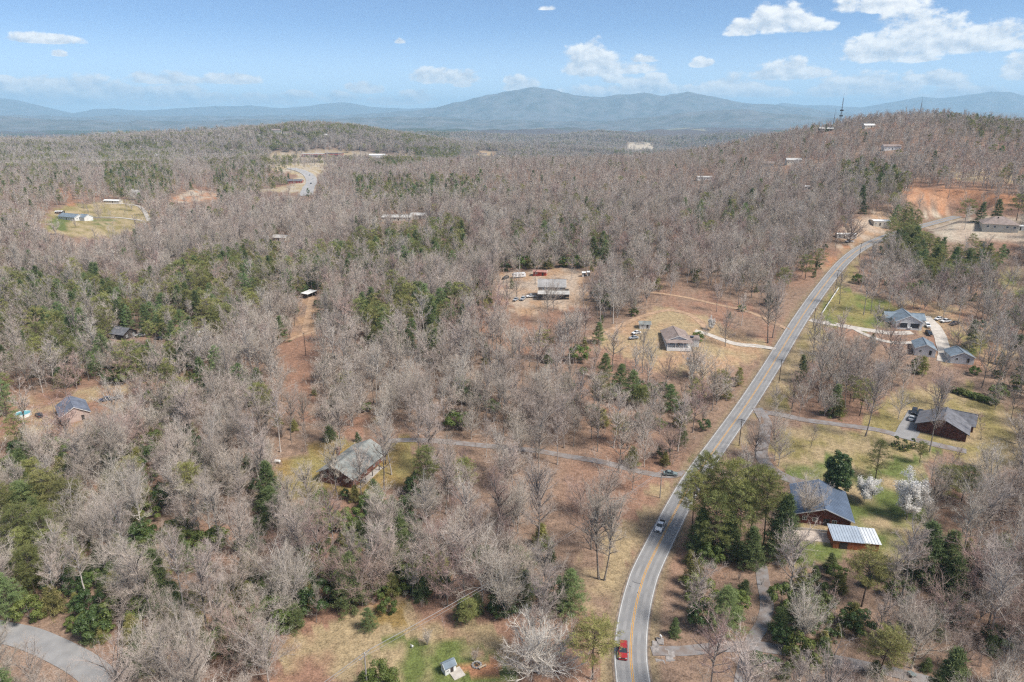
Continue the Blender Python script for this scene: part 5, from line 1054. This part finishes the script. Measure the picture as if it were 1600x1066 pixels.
planted('tall_bare_tree', 839, 868, TALL, 25, 'very tall grey bare tree alone on the red leaf litter', rz=2.0); planted('tall_bare_tree', 936, 905, TALL, 22, 'tall twin-stemmed bare tree on the straw verge', rz=.5); planted('tall_bare_tree', 944, 907, TALL, 21, 'second stem of the tall pair on the straw verge', rz=2.9)
planted('tall_bare_tree', 1200, 536, TALL, 24, 'tall bare tree beside the mouth of the bungalow drive', rz=.2); planted('tall_bare_tree', 1207, 528, TALL, 21, 'bare tree behind the tall one by the bungalow drive', rz=1.7)
planted('tall_bare_tree', 1352, 682, TALL, 24, 'tall pale-trunked bare tree beside the log house drive', rz=3.3, wide=.8); planted('tall_bare_tree', 1452, 706, TALL, 23, 'tall bare tree standing in front of the log house', rz=4.3, wide=.7)
for i, (px, py, H, rz, lb) in enumerate([(1180, 716, 13, .3, 'pale spreading bare tree in the fork of the gravel drives'), (1216, 728, 12, 2.2, 'bare tree on the inside of the curved gravel drive'), (1258, 815, 14, 4.0, 'pale bare tree in front of the red-brown wooden house')]): planted('spreading_bare_tree', px, py, KIND['spreading', 0][i % 3], H, lb, rz=rz)
for px, py, H, rz, lb in ((528, 782, 17, .8, 'slender bare tree at the western corner of the brick house'), (566, 788, 16, 2.0, 'slender bare tree in front of the brick house gable'), (600, 765, 19, 3.1, 'slender bare tree beside the brick house porch'), (612, 742, 18, 4.4, 'slender bare tree behind the one at the brick house porch')): planted('slender_bare_tree', px, py, KIND['slender', 0][int(rz) % 3], H, lb, rz=rz)
planted('bare_bush', 668, 1008, KIND['sapling', 0][2], 4.2, 'round leafless bush on the lawn near the power pole', 'bush', wide=1.2); planted('bare_bush', 742, 1034, KIND['sapling', 0][2], 3.4, 'small leafless bush beside the fire pit', 'bush', rz=3)
planted('field_tree', 155, 341, KIND['spreading', 1][0], 13, 'solitary dark bare tree in the straw field', 'tree')
MAG = leafy(71, 13, 3.4, 170, 17000, .34, M_LEAFD, 'ovoid')[:2] + (13,); planted('magnolia_tree', 1305, 774, MAG, 16, 'dense dark green conical evergreen behind the blue-roofed house', rz=.2)
ROUND = leafy(72, 6, 4.4, 80, 10000, .32, M_LEAFG)[:2] + (6,); planted('round_bush', 592, 1082, ROUND, 6, 'large round glossy green bush under the power pole', 'bush')
HOL = leafy(73, 8, 3.6, 60, 7000, .3, M_LEAFD, 'ovoid')[:2] + (8,); planted('holly_tree', 652, 776, HOL, 8.5, 'dark glossy holly beside the mossy clearing'); planted('holly_tree', 674, 784, KIND['shrub', 0][0], 4.2, 'lighter green bush next to the dark holly', 'bush')
ARB = leafy(74, 4.6, 1.6, 36, 3200, .2, M_LEAFG, 'cone')[:2] + (4.6,)
for px, py, H, lb in ((1399, 697, 4.6, 'clipped green cone-shaped shrub at the pine end of the row'), (1412, 704, 5.0, 'largest clipped green cone-shaped shrub, middle of the row'), (1425, 700, 4.4, 'clipped green cone-shaped shrub at the log house end of the row')): planted('conical_shrub', px, py, ARB, H, lb, 'shrub')
BL1 = blossom(75, 8, 9, 'vase')[:2] + (8,); BL2 = blossom(76, 12, 7, 'spreading')[:2] + (12,)
planted('blossom_tree', 1350, 785, BL1, 8, 'white blossoming tree at the corner of the wooden house lawn'); planted('blossom_tree', 1416, 812, BL2, 14, 'taller white blossoming tree on the far side of the lawn'); planted('blossom_tree', 1110, 517, BL2, 7, 'small white blossoming tree beside the bungalow drive', wide=.8)
planted('blossom_tree', 213, 313, BL1, 12, 'white blossoming tree above the straw field'); planted('blossom_tree', 248, 253, BL1, 17, 'cream blossoming tree near the large white house', wide=1.2); planted('blossom_tree', 282, 254, BL1, 16, 'second cream blossoming tree near the large white house', rz=3, wide=1.3)
OPENP = pine_tree(77, 13, 5.2, .22, wpine, 66, 9, 13, .6, .07, M_NEEDLE)[:2] + (13,); planted('open_pine', 1368, 748, OPENP, 13.5, 'open-branched pine on the lawn beside the conical shrubs')
LP = KIND['pine', 0]
for i, (px, py, k, H, wd, lb) in enumerate([(1078, 852, 1, 22, .85, 'olive pine at the road edge of the tall cluster'), (1096, 832, 0, 25, .85, 'pine leaning over the road in the tall cluster'), (1112, 872, 2, 19, .9, 'low-branched pine at the front of the tall cluster'), (1134, 850, 1, 26, .8, 'tallest olive pine of the cluster'), (1153, 866, 0, 21, .9, 'pine in the middle of the tall cluster'), (1172, 838, 2, 22, .85, 'bushy pine at the back of the tall cluster'), (1192, 860, 1, 24, .8, 'olive pine beside the shaded gravel lane'), (1214, 872, 4, 19, 1.1, 'dark fir beside the shaded gravel lane'), (1092, 868, 4, 14, 1.2, 'dark fir at the foot of the tall pine cluster'), (1140, 872, 4, 13, 1.3, 'dark low fir under the tall pine cluster'), (1174, 884, 4, 12, 1.2, 'dark fir between the pines and the lane'),
    (892, 962, 3, 13, 1.0, 'bright green pine beside the huge round bare tree'), (926, 1062, 1, 15, 1.35, 'large olive pine between the round bare tree and the road'), (1128, 988, 3, 12, 1.2, 'bright green pine beside the gravel crossroads'), (1346, 948, 1, 15, 1.3, 'rounded yellow-green pine below the silver-roofed shed'), (1442, 905, 4, 17, 1.3, 'tall dark fir at the edge of the lawn'), (1470, 908, 4, 15, 1.3, 'dark fir behind the tall one at the lawn edge'), (1484, 930, 4, 11, 1.4, 'low dark fir at the lawn edge'), (1478, 792, 0, 13, 1.3, 'pine standing beyond the white blossoms'), (1502, 785, 2, 12, 1.3, 'bushy pine beyond the white blossoms'), (1436, 724, 0, 8, 1.0, 'thin young pine next to the conical shrubs'),
    (945, 594, 3, 12, 1.0, 'bright green pine below the dirt track'), (968, 612, 3, 12, 1.05, 'green pine in the group below the bungalow'), (986, 632, 3, 14, 1.05, 'largest green pine in the group below the bungalow'), (1003, 640, 2, 10, 1.2, 'olive pine at the road end of the group below the bungalow'), (1047, 645, 3, 12, 1.1, 'round green pine standing apart below the bungalow'), (935, 537, 3, 10.5, 1.0, 'green pine at the end of the dirt track'), (402, 606, 3, 9, 1.0, 'small bright pine in the grey woods beside the red clearing'), (293, 893, 3, 9, 1.0, 'small bright pine deep in the western woods'), (577, 985, 3, 6, 1.2, 'young evergreen at the upper meadow edge'), (730, 976, 2, 7, 1.2, 'young pine by the power line at the meadow edge'), (722, 968, 3, 6, 1.2, 'young evergreen beside the meadow-edge pine'), (1053, 995, 4, 5, 1.2, 'small bright fir beside the road across from the bend'),
    (945, 412, 3, 15, 1.2, 'bright pine above the dirt path'), (928, 405, 4, 15, 1.2, 'dark pine above the dirt path'), (1508, 345, 2, 15, 1.3, 'bushy pine in front of the orange clay bank'), (1530, 348, 4, 14, 1.2, 'dark fir in front of the orange clay bank'), (1556, 346, 4, 15, 1.3, 'tall dark fir beside the hipped-roof building'), (1588, 345, 0, 18, 1.2, 'tall pine at the end of the clay bank'), (1415, 345, 0, 14, 1.3, 'pine at the road end of the clay bank'), (1275, 425, 0, 14, 1.3, 'olive pine on the upper road bank'), (1258, 436, 2, 14, 1.3, 'bushy pine on the upper road bank')]):
    planted('pine_tree', px, py, LP[k] if py > 500 else KIND['pine', 1][k], H, lb, rz=i * 1.3, wide=wd)
HEDGE = leafy(78, 2.4, 2.4, 40, 3600, .26, M_LEAFG)[:2] + (2.4,)
h0, h1 = ground(1488, 612), ground(1552, 632); hr = empty('hedge', h0); tag(hr, 'long low green hedge behind the log house lawn', 'hedge')
for i in range(9):
    p = (h1 - h0) * i / 8; o = bpy.data.objects.new('hedge_section', HEDGE[1]); COL.objects.link(o); o.parent = hr; o.location = (p[0], p[1], float(height(h0[0] + p[0], h0[1] + p[1])[0]) - h0[2]); o.rotation_euler = (0, 0, i * 1.1); o.scale = (1, 1, .85 + .05 * (i % 3))
VISLIST.append(([(1486, 604), (1556, 622), (1556, 640), (1486, 622)], 255, .9))

# ---------------------------------------------------------------- the woods: where trees stand
PINEZ = [([(0, 425), (120, 420), (200, 445), (330, 395), (440, 375), (450, 440), (340, 520), (200, 560), (90, 565), (0, 565)], .7), ([(410, 430), (560, 365), (720, 345), (735, 390), (600, 425)], .68), ([(555, 470), (620, 450), (730, 455), (725, 520), (610, 530), (560, 520)], .8),
    ([(0, 560), (45, 560), (60, 740), (0, 740)], .5), ([(0, 760), (60, 710), (110, 770), (60, 950), (0, 950)], .45), ([(1375, 320), (1480, 312), (1500, 370), (1600, 370), (1600, 410), (1490, 440), (1440, 430), (1380, 380)], .92), ([(1310, 255), (1350, 245), (1410, 265), (1410, 300), (1330, 300)], .45),
    ([(1480, 175), (1600, 185), (1600, 215), (1500, 205)], .3), ([(150, 225), (265, 225), (270, 300), (170, 300)], .5), ([(330, 252), (470, 252), (480, 300), (330, 300)], .35), ([(0, 230), (130, 230), (130, 300), (0, 300)], .22), ([(550, 272), (760, 278), (760, 312), (560, 316)], .45), ([(1060, 320), (1200, 300), (1200, 350), (1080, 350)], .3),
    ([(800, 330), (950, 320), (960, 380), (800, 385)], .28), ([(1200, 880), (1300, 900), (1300, 960), (1210, 950)], .3), ([(1520, 700), (1600, 700), (1600, 760), (1520, 760)], .35), ([(560, 240), (720, 225), (720, 250), (600, 262)], .6), ([(500, 170), (560, 175), (680, 200), (680, 215), (540, 205)], .5), ([(380, 640), (420, 620), (420, 650)], .3), ([(180, 560), (330, 545), (330, 600), (180, 605)], .3), ([(380, 170), (500, 165), (560, 215), (400, 225)], .3), ([(620, 200), (700, 198), (700, 222), (630, 225)], .45), ([(1330, 280), (1420, 300), (1420, 330), (1340, 330)], .3)]
SHRUBZ = [([(0, 690), (280, 690), (640, 790), (640, 1000), (200, 1066), (0, 960)], .95), ([(1180, 880), (1600, 840), (1600, 1066), (1180, 1066)], .9), ([(80, 560), (330, 540), (330, 620), (90, 620)], .4), ([(640, 840), (860, 850), (900, 960), (640, 985)], .6), ([(1060, 560), (1180, 560), (1120, 700), (1000, 760), (940, 700)], .25), ([(1200, 610), (1420, 590), (1420, 660), (1230, 650)], .2), ([(740, 400), (940, 395), (930, 425), (740, 425)], .5), ([(1060, 880), (1230, 860), (1230, 1000), (1060, 990)], .3), ([(0, 380), (1600, 380), (1600, 700), (0, 700)], .10)]
visd = np.zeros((GH // 2, GW // 2)); visp = np.zeros_like(visd)
gy, gx = np.mgrid[0:GH // 2, 0:GW // 2]; gx = gx * 2 + 1; gy = gy * 2 + 1
def vis_add(poly, d, p):
    P = np.asarray(poly); x0, x1 = max(0, int(P[:, 0].min() // 2) - 1), min(GW // 2, int(P[:, 0].max() // 2) + 2); y0, y1 = max(0, int(P[:, 1].min() // 2) - 1), min(GH // 2, int(P[:, 1].max() // 2) + 2)
    if x1 <= x0 or y1 <= y0: return
    m = poly_mask(P, gx[y0:y1, x0:x1], gy[y0:y1, x0:x1]); sd, sp_ = visd[y0:y1, x0:x1], visp[y0:y1, x0:x1]; u = m & (p >= sp_); sd[u] = d; sp_[u] = p
for poly, c1, c2 in OPEN:
    P = np.array(poly, float); cx, cy = P.mean(0)
    if 0 <= cx < 1600 and cy < 1066:
        g = ground(cx, cy); wooded = c1 in (RED, LITTER); dd = math.hypot(g[0], g[1]); vis_add(poly, dd - 8, .2 if wooded else (.92 if dd < 150 else .5 if dd < 480 else .93))
for poly, d, p in VISLIST: vis_add(poly, d, p)
for p, w in DRIVES:
    q = p[::3]
    for i in range(len(q) - 1):
        a, b = q[i], q[i + 1]; t = (b - a)[:2]; t = t / (np.linalg.norm(t) + 1e-6) * w / 2; nn = np.array([t[1], -t[0], 0]); X, Y = project(np.array([a - nn, a + nn, b + nn, b - nn])); vis_add(np.column_stack([X, Y]), math.hypot(a[0], a[1]) - 3, .95 if w == 7.0 else .75)
q = ROAD[::3]
for i in range(len(q) - 1):
    a, b = q[i], q[i + 1]; t = (b - a)[:2]; t = t / (np.linalg.norm(t) + 1e-6) * 5.0; nn = np.array([t[1], -t[0], 0]); X, Y = project(np.array([a - nn, a + nn, b + nn, b - nn])); vis_add(np.column_stack([X, Y]), math.hypot(a[0], a[1]) - 4, .985 if a[1] < 462 else .0)

rs = np.random.RandomState(77)
def jitter_grid(step, d0, d1, amax):
    n = int(d1 / step) + 2; X, Y = np.meshgrid(np.arange(-n, n) * step, np.arange(0, n) * step); X = (X + rs.uniform(-.5, .5, X.shape) * step).ravel(); Y = (Y + rs.uniform(-.5, .5, Y.shape) * step).ravel(); d = np.hypot(X, Y); k = (d > d0) & (d < d1) & (np.abs(np.arctan2(X, Y)) < amax); return X[k], Y[k]
HO = np.array(HOUSES)
DP = np.concatenate([np.column_stack([p[::2, 0], p[::2, 1], np.full(len(p[::2]), w / 2 + 1.0)]) for p, w in DRIVES])
def free_ground(X, Y, extra=0.0):
    ok = np.ones(len(X), bool)
    for (x, y, r) in HO: ok &= (X - x) ** 2 + (Y - y) ** 2 > (r + extra) ** 2
    for k in range(0, len(X), 5000):
        s = slice(k, k + 5000); near = np.where(Y[s] < 1200)[0] + k
        if len(near): ok[near] &= ((X[near, None] - DP[:, 0]) ** 2 + (Y[near, None] - DP[:, 1]) ** 2 > (DP[:, 2] + extra) ** 2).all(1)
    return ok & (road_near(X, Y)[0] > 7.5 + extra)
def open_reject(px, py, keep_wood=.65, keep_open=.13):
    rej = np.zeros(len(px), bool); u = rs.rand(len(px))
    for poly, c1, c2 in OPEN: rej |= poly_mask(poly, px, py) & (u > (keep_wood if c1 in (RED, LITTER) else (keep_open if min(q[1] for q in poly) < 640 else .03)))
    return rej
def hides(X, Y, Z, H, Rc, full=True):
    """probability that a tree here would cover something the photograph shows"""
    d = np.hypot(X, Y); out = np.zeros(len(X))
    for fz, fr in (((.25, 0), (.5, -.7), (.5, .7), (.6, 0), (.8, -.6), (.8, .6), (1.0, 0)) if full else ((.5, 0), (1, 0))):
        sx, sy = Y / d, -X / d; P = np.stack([X + sx * Rc * fr, Y + sy * Rc * fr, Z + H * fz], -1); px, py = project(P); ix, iy = (px / 2).astype(int), (py / 2).astype(int); k = (ix >= 0) & (ix < GW // 2) & (iy >= 0) & (iy < GH // 2)
        v = np.zeros(len(X)); kk = np.where(k)[0]; far = visd[iy[kk], ix[kk]] > d[kk]; v[kk] = np.where(far, visp[iy[kk], ix[kk]], 0); out = np.maximum(out, v)
    return out
X1, Y1 = jitter_grid(5.9, 62, 720, .82); X2, Y2 = jitter_grid(7.0, 720, 1380, .74)
X = np.concatenate([X1, X2]); Y = np.concatenate([Y1, Y2]); ok = free_ground(X, Y); X, Y = X[ok], Y[ok]; Z = height(X, Y); n = len(X)
px, py = project(np.stack([X, Y, Z], -1)); cx, cy = project(np.stack([X, Y, Z + 9], -1)); dist = np.hypot(X, Y)
pp = np.full(n, .03)
for poly, p in PINEZ: pp = np.where(poly_mask(poly, cx, cy), p, pp)
pp = pp * np.where(pp > .1, 1, 2 * fbm(X / 60, Y / 60, 2, 71))
u = rs.rand(n); kind = np.where(rs.rand(n) < pp, 3, np.where(u < .42, 0, np.where(u < .86, 1, 2)))
Hh = np.choose(kind, [rs.uniform(9.5, 17.5, n), rs.uniform(11, 20.5, n), rs.uniform(5.5, 9.5, n), rs.uniform(11, 18, n)]); Hh = Hh * (1 - .22 * sstep(550, 900, dist)); Rc = np.choose(kind, [Hh * .38, Hh * .2, Hh * .25, Hh * .22])
THIN = [([(730, 740), (960, 750), (930, 880), (860, 905), (760, 860)], .3), ([(500, 640), (700, 640), (700, 700), (520, 690)], .5), ([(735, 478), (950, 478), (940, 560), (740, 560)], .55), ([(1000, 450), (1240, 450), (1230, 545), (1000, 500)], .55), ([(435, 540), (500, 515), (495, 655), (440, 655)], .15), ([(1060, 860), (1140, 880), (1140, 990), (1050, 1000)], .6), ([(1210, 890), (1320, 880), (1440, 960), (1440, 1040), (1230, 1000)], .7), ([(540, 700), (720, 760), (720, 850), (560, 800)], .8), ([(430, 1058), (870, 1058), (950, 1600), (350, 1600)], 0.0)]
thin = np.zeros(n, bool); ut = rs.rand(n)
for poly, p in THIN: thin |= poly_mask(poly, px, py) & (ut > p)
rej = thin | open_reject(px, py) | (rs.rand(n) < hides(X, Y, Z, Hh, Rc)) | (rs.rand(n) < np.where(dist < 330, .2, .1))
X, Y, Z, kind, Hh, px, py, cx, cy, dist = [a[~rej] for a in (X, Y, Z, kind, Hh, px, py, cx, cy, dist)]
# understorey of evergreen shrubs
XS, YS = jitter_grid(4.6, 70, 640, .8); ok = free_ground(XS, YS, -.5); XS, YS = XS[ok], YS[ok]; ZS = height(XS, YS); sx_, sy_ = project(np.stack([XS, YS, ZS], -1)); ps = np.zeros(len(XS))
for poly, p in SHRUBZ[::-1]: ps = np.where(poly_mask(poly, sx_, sy_), p, ps)
ps *= np.clip(fbm(XS / 22, YS / 22, 3, 90) * 3.2 - .6, 0, 1.6); HS = rs.uniform(3.0, 7.5, len(XS)); k = (rs.rand(len(XS)) < ps) & ~open_reject(sx_, sy_, .15, .02) & (rs.rand(len(XS)) > hides(XS, YS, ZS, HS, HS * .4)); XS, YS, ZS, HS, sx_, sy_ = [a[k] for a in (XS, YS, ZS, HS, sx_, sy_)]
X = np.concatenate([X, XS]); Y = np.concatenate([Y, YS]); Z = np.concatenate([Z, ZS]); kind = np.concatenate([kind, np.full(len(XS), 4)]); Hh = np.concatenate([Hh, HS]); px = np.concatenate([px, sx_]); py = np.concatenate([py, sy_]); dist = np.hypot(X, Y); cx, cy = project(np.stack([X, Y, Z + Hh * .6], -1)); n = len(X)
KN = ['spreading', 'slender', 'sapling', 'pine', 'shrub']; variant = np.array([rs.randint(0, len(KIND[KN[k], 0])) for k in kind]); rot = rs.uniform(0, 6.28, n)
red = fbm(X / 45, Y / 45, 3, 55); variant = np.where((kind == 1) & (variant == 3) & (red < .52), 0, variant); variant = np.where((kind == 0) & (variant == 3) & (red < .52), 0, variant)
lvl = np.where(dist < 250, 0, np.where(dist < 640, 1, 2))
inframe = (cx > -25) & (cx < 1625) & (cy > 150) & (cy < 1085)
NAMES = ['spreading_bare_tree', 'slender_bare_tree', 'bare_sapling', 'pine_tree', 'evergreen_shrub']; CATS = ['tree', 'tree', 'sapling', 'pine', 'shrub']; LIMIT = [270, 290, 290, 250, 290]
LOOK = [['greyish spreading bare tree', 'pale spreading bare tree', 'pale many-stemmed bare tree', 'reddish budding spreading tree'], ['slender grey bare tree', 'slender pale-trunked bare tree', 'slim grey bare tree', 'slender reddish budding tree', 'slender light-barked bare tree'],
    ['thin grey bare sapling', 'thin reddish bare sapling', 'low pale many-stemmed sapling'], ['high-crowned green pine', 'high-crowned olive pine', 'deep-crowned green pine', 'layered bright green pine', 'dense dark conical fir'], ['bright green rounded shrub', 'dark glossy rounded shrub', 'yellow-green conical shrub', 'dark conical shrub']]
MARKS = [('near the playhouse lawn', 690, 1030), ('beside the power line woods', 780, 900), ('near the grey-roofed brick house', 553, 733), ('beside the side road bank', 130, 990), ('in the western woods below the pinkish house', 200, 800), ('around the pinkish house', 116, 650), ('beside the red clearing', 470, 580), ('near the dark cabin', 194, 527), ('in the woods below the porch house', 820, 540), ('along the narrow gravel drive', 830, 704), ('near the bungalow', 1055, 533), ('on the road bank below the bungalow', 1110, 640), ('in the shade by the gravel crossroads', 1170, 1010), ('along the lower gravel lane', 1350, 1030), ('behind the silver-roofed shed', 1400, 940), ('around the blue-roofed house', 1280, 800), ('near the log house', 1472, 672), ('in the grove between the log house and the garage', 1330, 590), ('near the garage house', 1413, 507), ('in the eastern woods beyond the lawn', 1550, 830), ('in the woods above the meadow', 450, 930), ('in the middle of the western woods', 330, 880), ('on the straw verge of the road', 950, 850), ('near the upper road bend', 1300, 430), ('in the woods above the porch house', 860, 400), ('in the woods around the carport', 483, 464)]
MP = np.array([ground(a, b)[:2] for _, a, b in MARKS])
single = np.zeros(n, bool)
for k in range(5):
    c = np.where((kind == k) & inframe)[0]; c = c[np.argsort(dist[c] / np.maximum(Hh[c], 4) ** .5)][:LIMIT[k]]; single[c] = True
    for i in c:
        me = KIND[KN[k], int(lvl[i])][variant[i]]; zone = MARKS[int(((MP - np.array([X[i], Y[i]])) ** 2).sum(1).argmin())][0]; lb = LOOK[k][variant[i]] + ' ' + zone
        thing_tree(NAMES[k], me, (X[i], Y[i], Z[i] - .1), rot[i], Hh[i] / me[2], lb, CATS[k], lb.replace(' ', ' ', 1) + ' group', tilt=.06 * rs.rand(), wide=rs.uniform(.9, 1.2))

# ---------------------------------------------------------------- the rest of the woods as masses
def join_mesh(name, parts):
    """several (mesh, matrix) into one mesh with their materials"""
    V, T, MI, mats, k = [], [], [], [], 0
    for me, M in parts:
        v = np.empty(len(me.vertices) * 3, np.float32); me.vertices.foreach_get('co', v); v = v.reshape(-1, 3); t = np.empty(len(me.loops), np.int32); me.loops.foreach_get('vertex_index', t); t = t.reshape(-1, 3)
        if M is not None: v = v * M[1] + np.array(M[0]); 
        if me.materials[0] not in mats: mats.append(me.materials[0])
        V.append(v); T.append(t + k); MI.append(np.full(len(t), mats.index(me.materials[0]), np.int32)); k += len(v)
    me = fast_mesh(name, np.concatenate(V), np.concatenate(T), mats[0])
    for m_ in mats[1:]: me.materials.append(m_)
    me.polygons.foreach_set('material_index', np.concatenate(MI)); return me
def scatter(name, label, sources, P, R, Sc, I):
    """one object: points instancing the source trees"""
    col = bpy.data.collections.new(name + '_sources')
    for i, me in enumerate(sources):
        o = bpy.data.objects.new('%s_source_%03d' % (name, i), me); col.objects.link(o)
    me = bpy.data.meshes.new(name); me.vertices.add(len(P)); me.vertices.foreach_set('co', np.asarray(P, np.float32).ravel())
    for nm, typ, arr in (('turn', 'FLOAT', R), ('size', 'FLOAT', Sc), ('pick', 'INT', I)):
        a = me.attributes.new(nm, typ, 'POINT'); a.data.foreach_set('value', np.asarray(arr, np.float32 if typ == 'FLOAT' else np.int32))
    o = bpy.data.objects.new(name, me); COL.objects.link(o); tag(o, label, kind='stuff')
    ng = bpy.data.node_groups.new(name, 'GeometryNodeTree'); ng.interface.new_socket('Geometry', in_out='INPUT', socket_type='NodeSocketGeometry'); ng.interface.new_socket('Geometry', in_out='OUTPUT', socket_type='NodeSocketGeometry')
    N = ng.nodes; L_ = ng.links; gi = N.new('NodeGroupInput'); go = N.new('NodeGroupOutput'); ip = N.new('GeometryNodeInstanceOnPoints'); ci = N.new('GeometryNodeCollectionInfo'); ci.inputs['Collection'].default_value = col; ci.inputs['Separate Children'].default_value = True; ci.inputs['Reset Children'].default_value = True
    def attr(nm, t):
        a = N.new('GeometryNodeInputNamedAttribute'); a.data_type = t; a.inputs['Name'].default_value = nm; return a.outputs['Attribute']
    cb = N.new('ShaderNodeCombineXYZ'); L_.new(attr('turn', 'FLOAT'), cb.inputs[2]); er = N.new('FunctionNodeEulerToRotation'); L_.new(cb.outputs[0], er.inputs[0]); L_.new(er.outputs[0], ip.inputs['Rotation'])
    L_.new(gi.outputs[0], ip.inputs['Points']); L_.new(ci.outputs[0], ip.inputs['Instance']); ip.inputs['Pick Instance'].default_value = True; L_.new(attr('pick', 'INT'), ip.inputs['Instance Index']); L_.new(attr('size', 'FLOAT'), ip.inputs['Scale']); L_.new(ip.outputs[0], go.inputs[0])
    md = o.modifiers.new('scatter', 'NODES'); md.node_group = ng; return o
for nm, label, ks in (('woodland', 'mass of leafless woodland covering the slopes', (0, 1, 2)), ('pine_woods', 'mass of pine woodland among the bare trees', (3,)), ('undergrowth', 'evergreen undergrowth beneath the bare woods', (4,))):
    src = []; base = {}
    for k in ks:
        for lv in (0, 1, 2):
            base[k, lv] = len(src); src += [join_mesh('source', [(a, None), (b, None)]) for a, b, h in KIND[KN[k], lv]]
    c = np.where(np.isin(kind, ks) & ~single)[0]; des = np.array([KIND[KN[kind[i]], 0][variant[i]][2] for i in c])
    scatter(nm, label, src, np.stack([X[c], Y[c], Z[c] - .1], -1), rot[c], Hh[c] / des, [base[kind[i], int(lvl[i])] + variant[i] for i in c])
print('trees', n, 'single', single.sum())
# low leafless brush on the litter
XB, YB = jitter_grid(4.2, 75, 430, .78); ok = free_ground(XB, YB, -.8); XB, YB = XB[ok], YB[ok]; bx, by = project(np.stack([XB, YB, height(XB, YB)], -1)); k = (rs.rand(len(XB)) < np.clip(fbm(XB / 18, YB / 18, 3, 15) * 3 - .8, .12, .9)) & ~open_reject(bx, by, .6, .05); XB, YB = XB[k], YB[k]
scatter('underbrush', 'low leafless brush scattered over the leaf litter', [join_mesh('source', [(a, None), (b, None)]) for a, b, h in KIND['sapling', 1]], np.stack([XB, YB, height(XB, YB) - .1], -1), rs.uniform(0, 6.28, len(XB)), rs.uniform(.14, .42, len(XB)), rs.randint(0, 3, len(XB)))
# distant canopy: clumps of small trees
cl = []; rc = np.random.RandomState(4)
for v in range(5):
    parts = []
    for j in range(5):
        k = ('slender', 'spreading', 'slender', 'slender', 'pine')[j] if v in (3,) else ('slender', 'spreading')[j % 2]; me = KIND[k, 2][rc.randint(0, 3)]; s = rc.uniform(.75, 1.05); x, y = rc.uniform(-7, 7, 2); parts += [(me[0], ((x, y, 0), s)), (me[1], ((x, y, 0), s))]
    cl.append(join_mesh('clump', parts))
parts = []
for j in range(5):
    me = KIND['pine', 2][rc.randint(0, 5)]; x, y = rc.uniform(-7, 7, 2); parts += [(me[0], ((x, y, 0), .9)), (me[1], ((x, y, 0), .9))]
cl.append(join_mesh('clump', parts))
X3, Y3 = jitter_grid(13.5, 1380, 2750, .70); X4, Y4 = jitter_grid(26, 2750, 5200, .68); X = np.concatenate([X3, X4]); Y = np.concatenate([Y3, Y4]); ok = free_ground(X, Y); X, Y = X[ok], Y[ok]; Z = height(X, Y); px, py = project(np.stack([X, Y, Z], -1)); sc = np.where(np.hypot(X, Y) > 2750, rs.uniform(1.5, 1.9, len(X)), rs.uniform(.85, 1.15, len(X)))
pz = np.clip((fbm(X / 260, Y / 260, 3, 61) - .55) * 2, .02, .35)
for poly, p in PINEZ: pz = np.where(poly_mask(poly, px, py - 5), p, pz)
rej = open_reject(px, py) | (rs.rand(len(X)) < hides(X, Y, Z, 14 * sc, 5 * sc, False)); pick = np.where(rs.rand(len(X)) < pz, 5, rs.randint(0, 5, len(X)))
X, Y, Z, sc, pick = [a[~rej] for a in (X, Y, Z, sc, pick)]
scatter('distant_forest', 'distant leafless forest fading over the ridges', cl, np.stack([X, Y, Z - .5], -1), rs.uniform(0, 6.28, len(X)), sc, pick)
print('clumps', len(X))

# ---------------------------------------------------------------- haze
hz = MB().box(-40000, 40000, -3000, 38000, -420, 960).build('haze', None); hz['kind'] = 'stuff'; hz['label'] = 'pale blue air fading the far mountains'
hm = bpy.data.materials.new('haze_air'); hm.use_nodes = True; nt = hm.node_tree; nt.nodes.remove(nt.nodes['Principled BSDF']); pv = nt.nodes.new('ShaderNodeVolumePrincipled'); pv.inputs['Color'].default_value = HAZE_COL; pv.inputs['Density'].default_value = HAZE_DENS; pv.inputs['Anisotropy'].default_value = 0.0
nt.links.new(pv.outputs[0], nt.nodes['Material Output'].inputs['Volume']); hz.data.materials.append(hm)
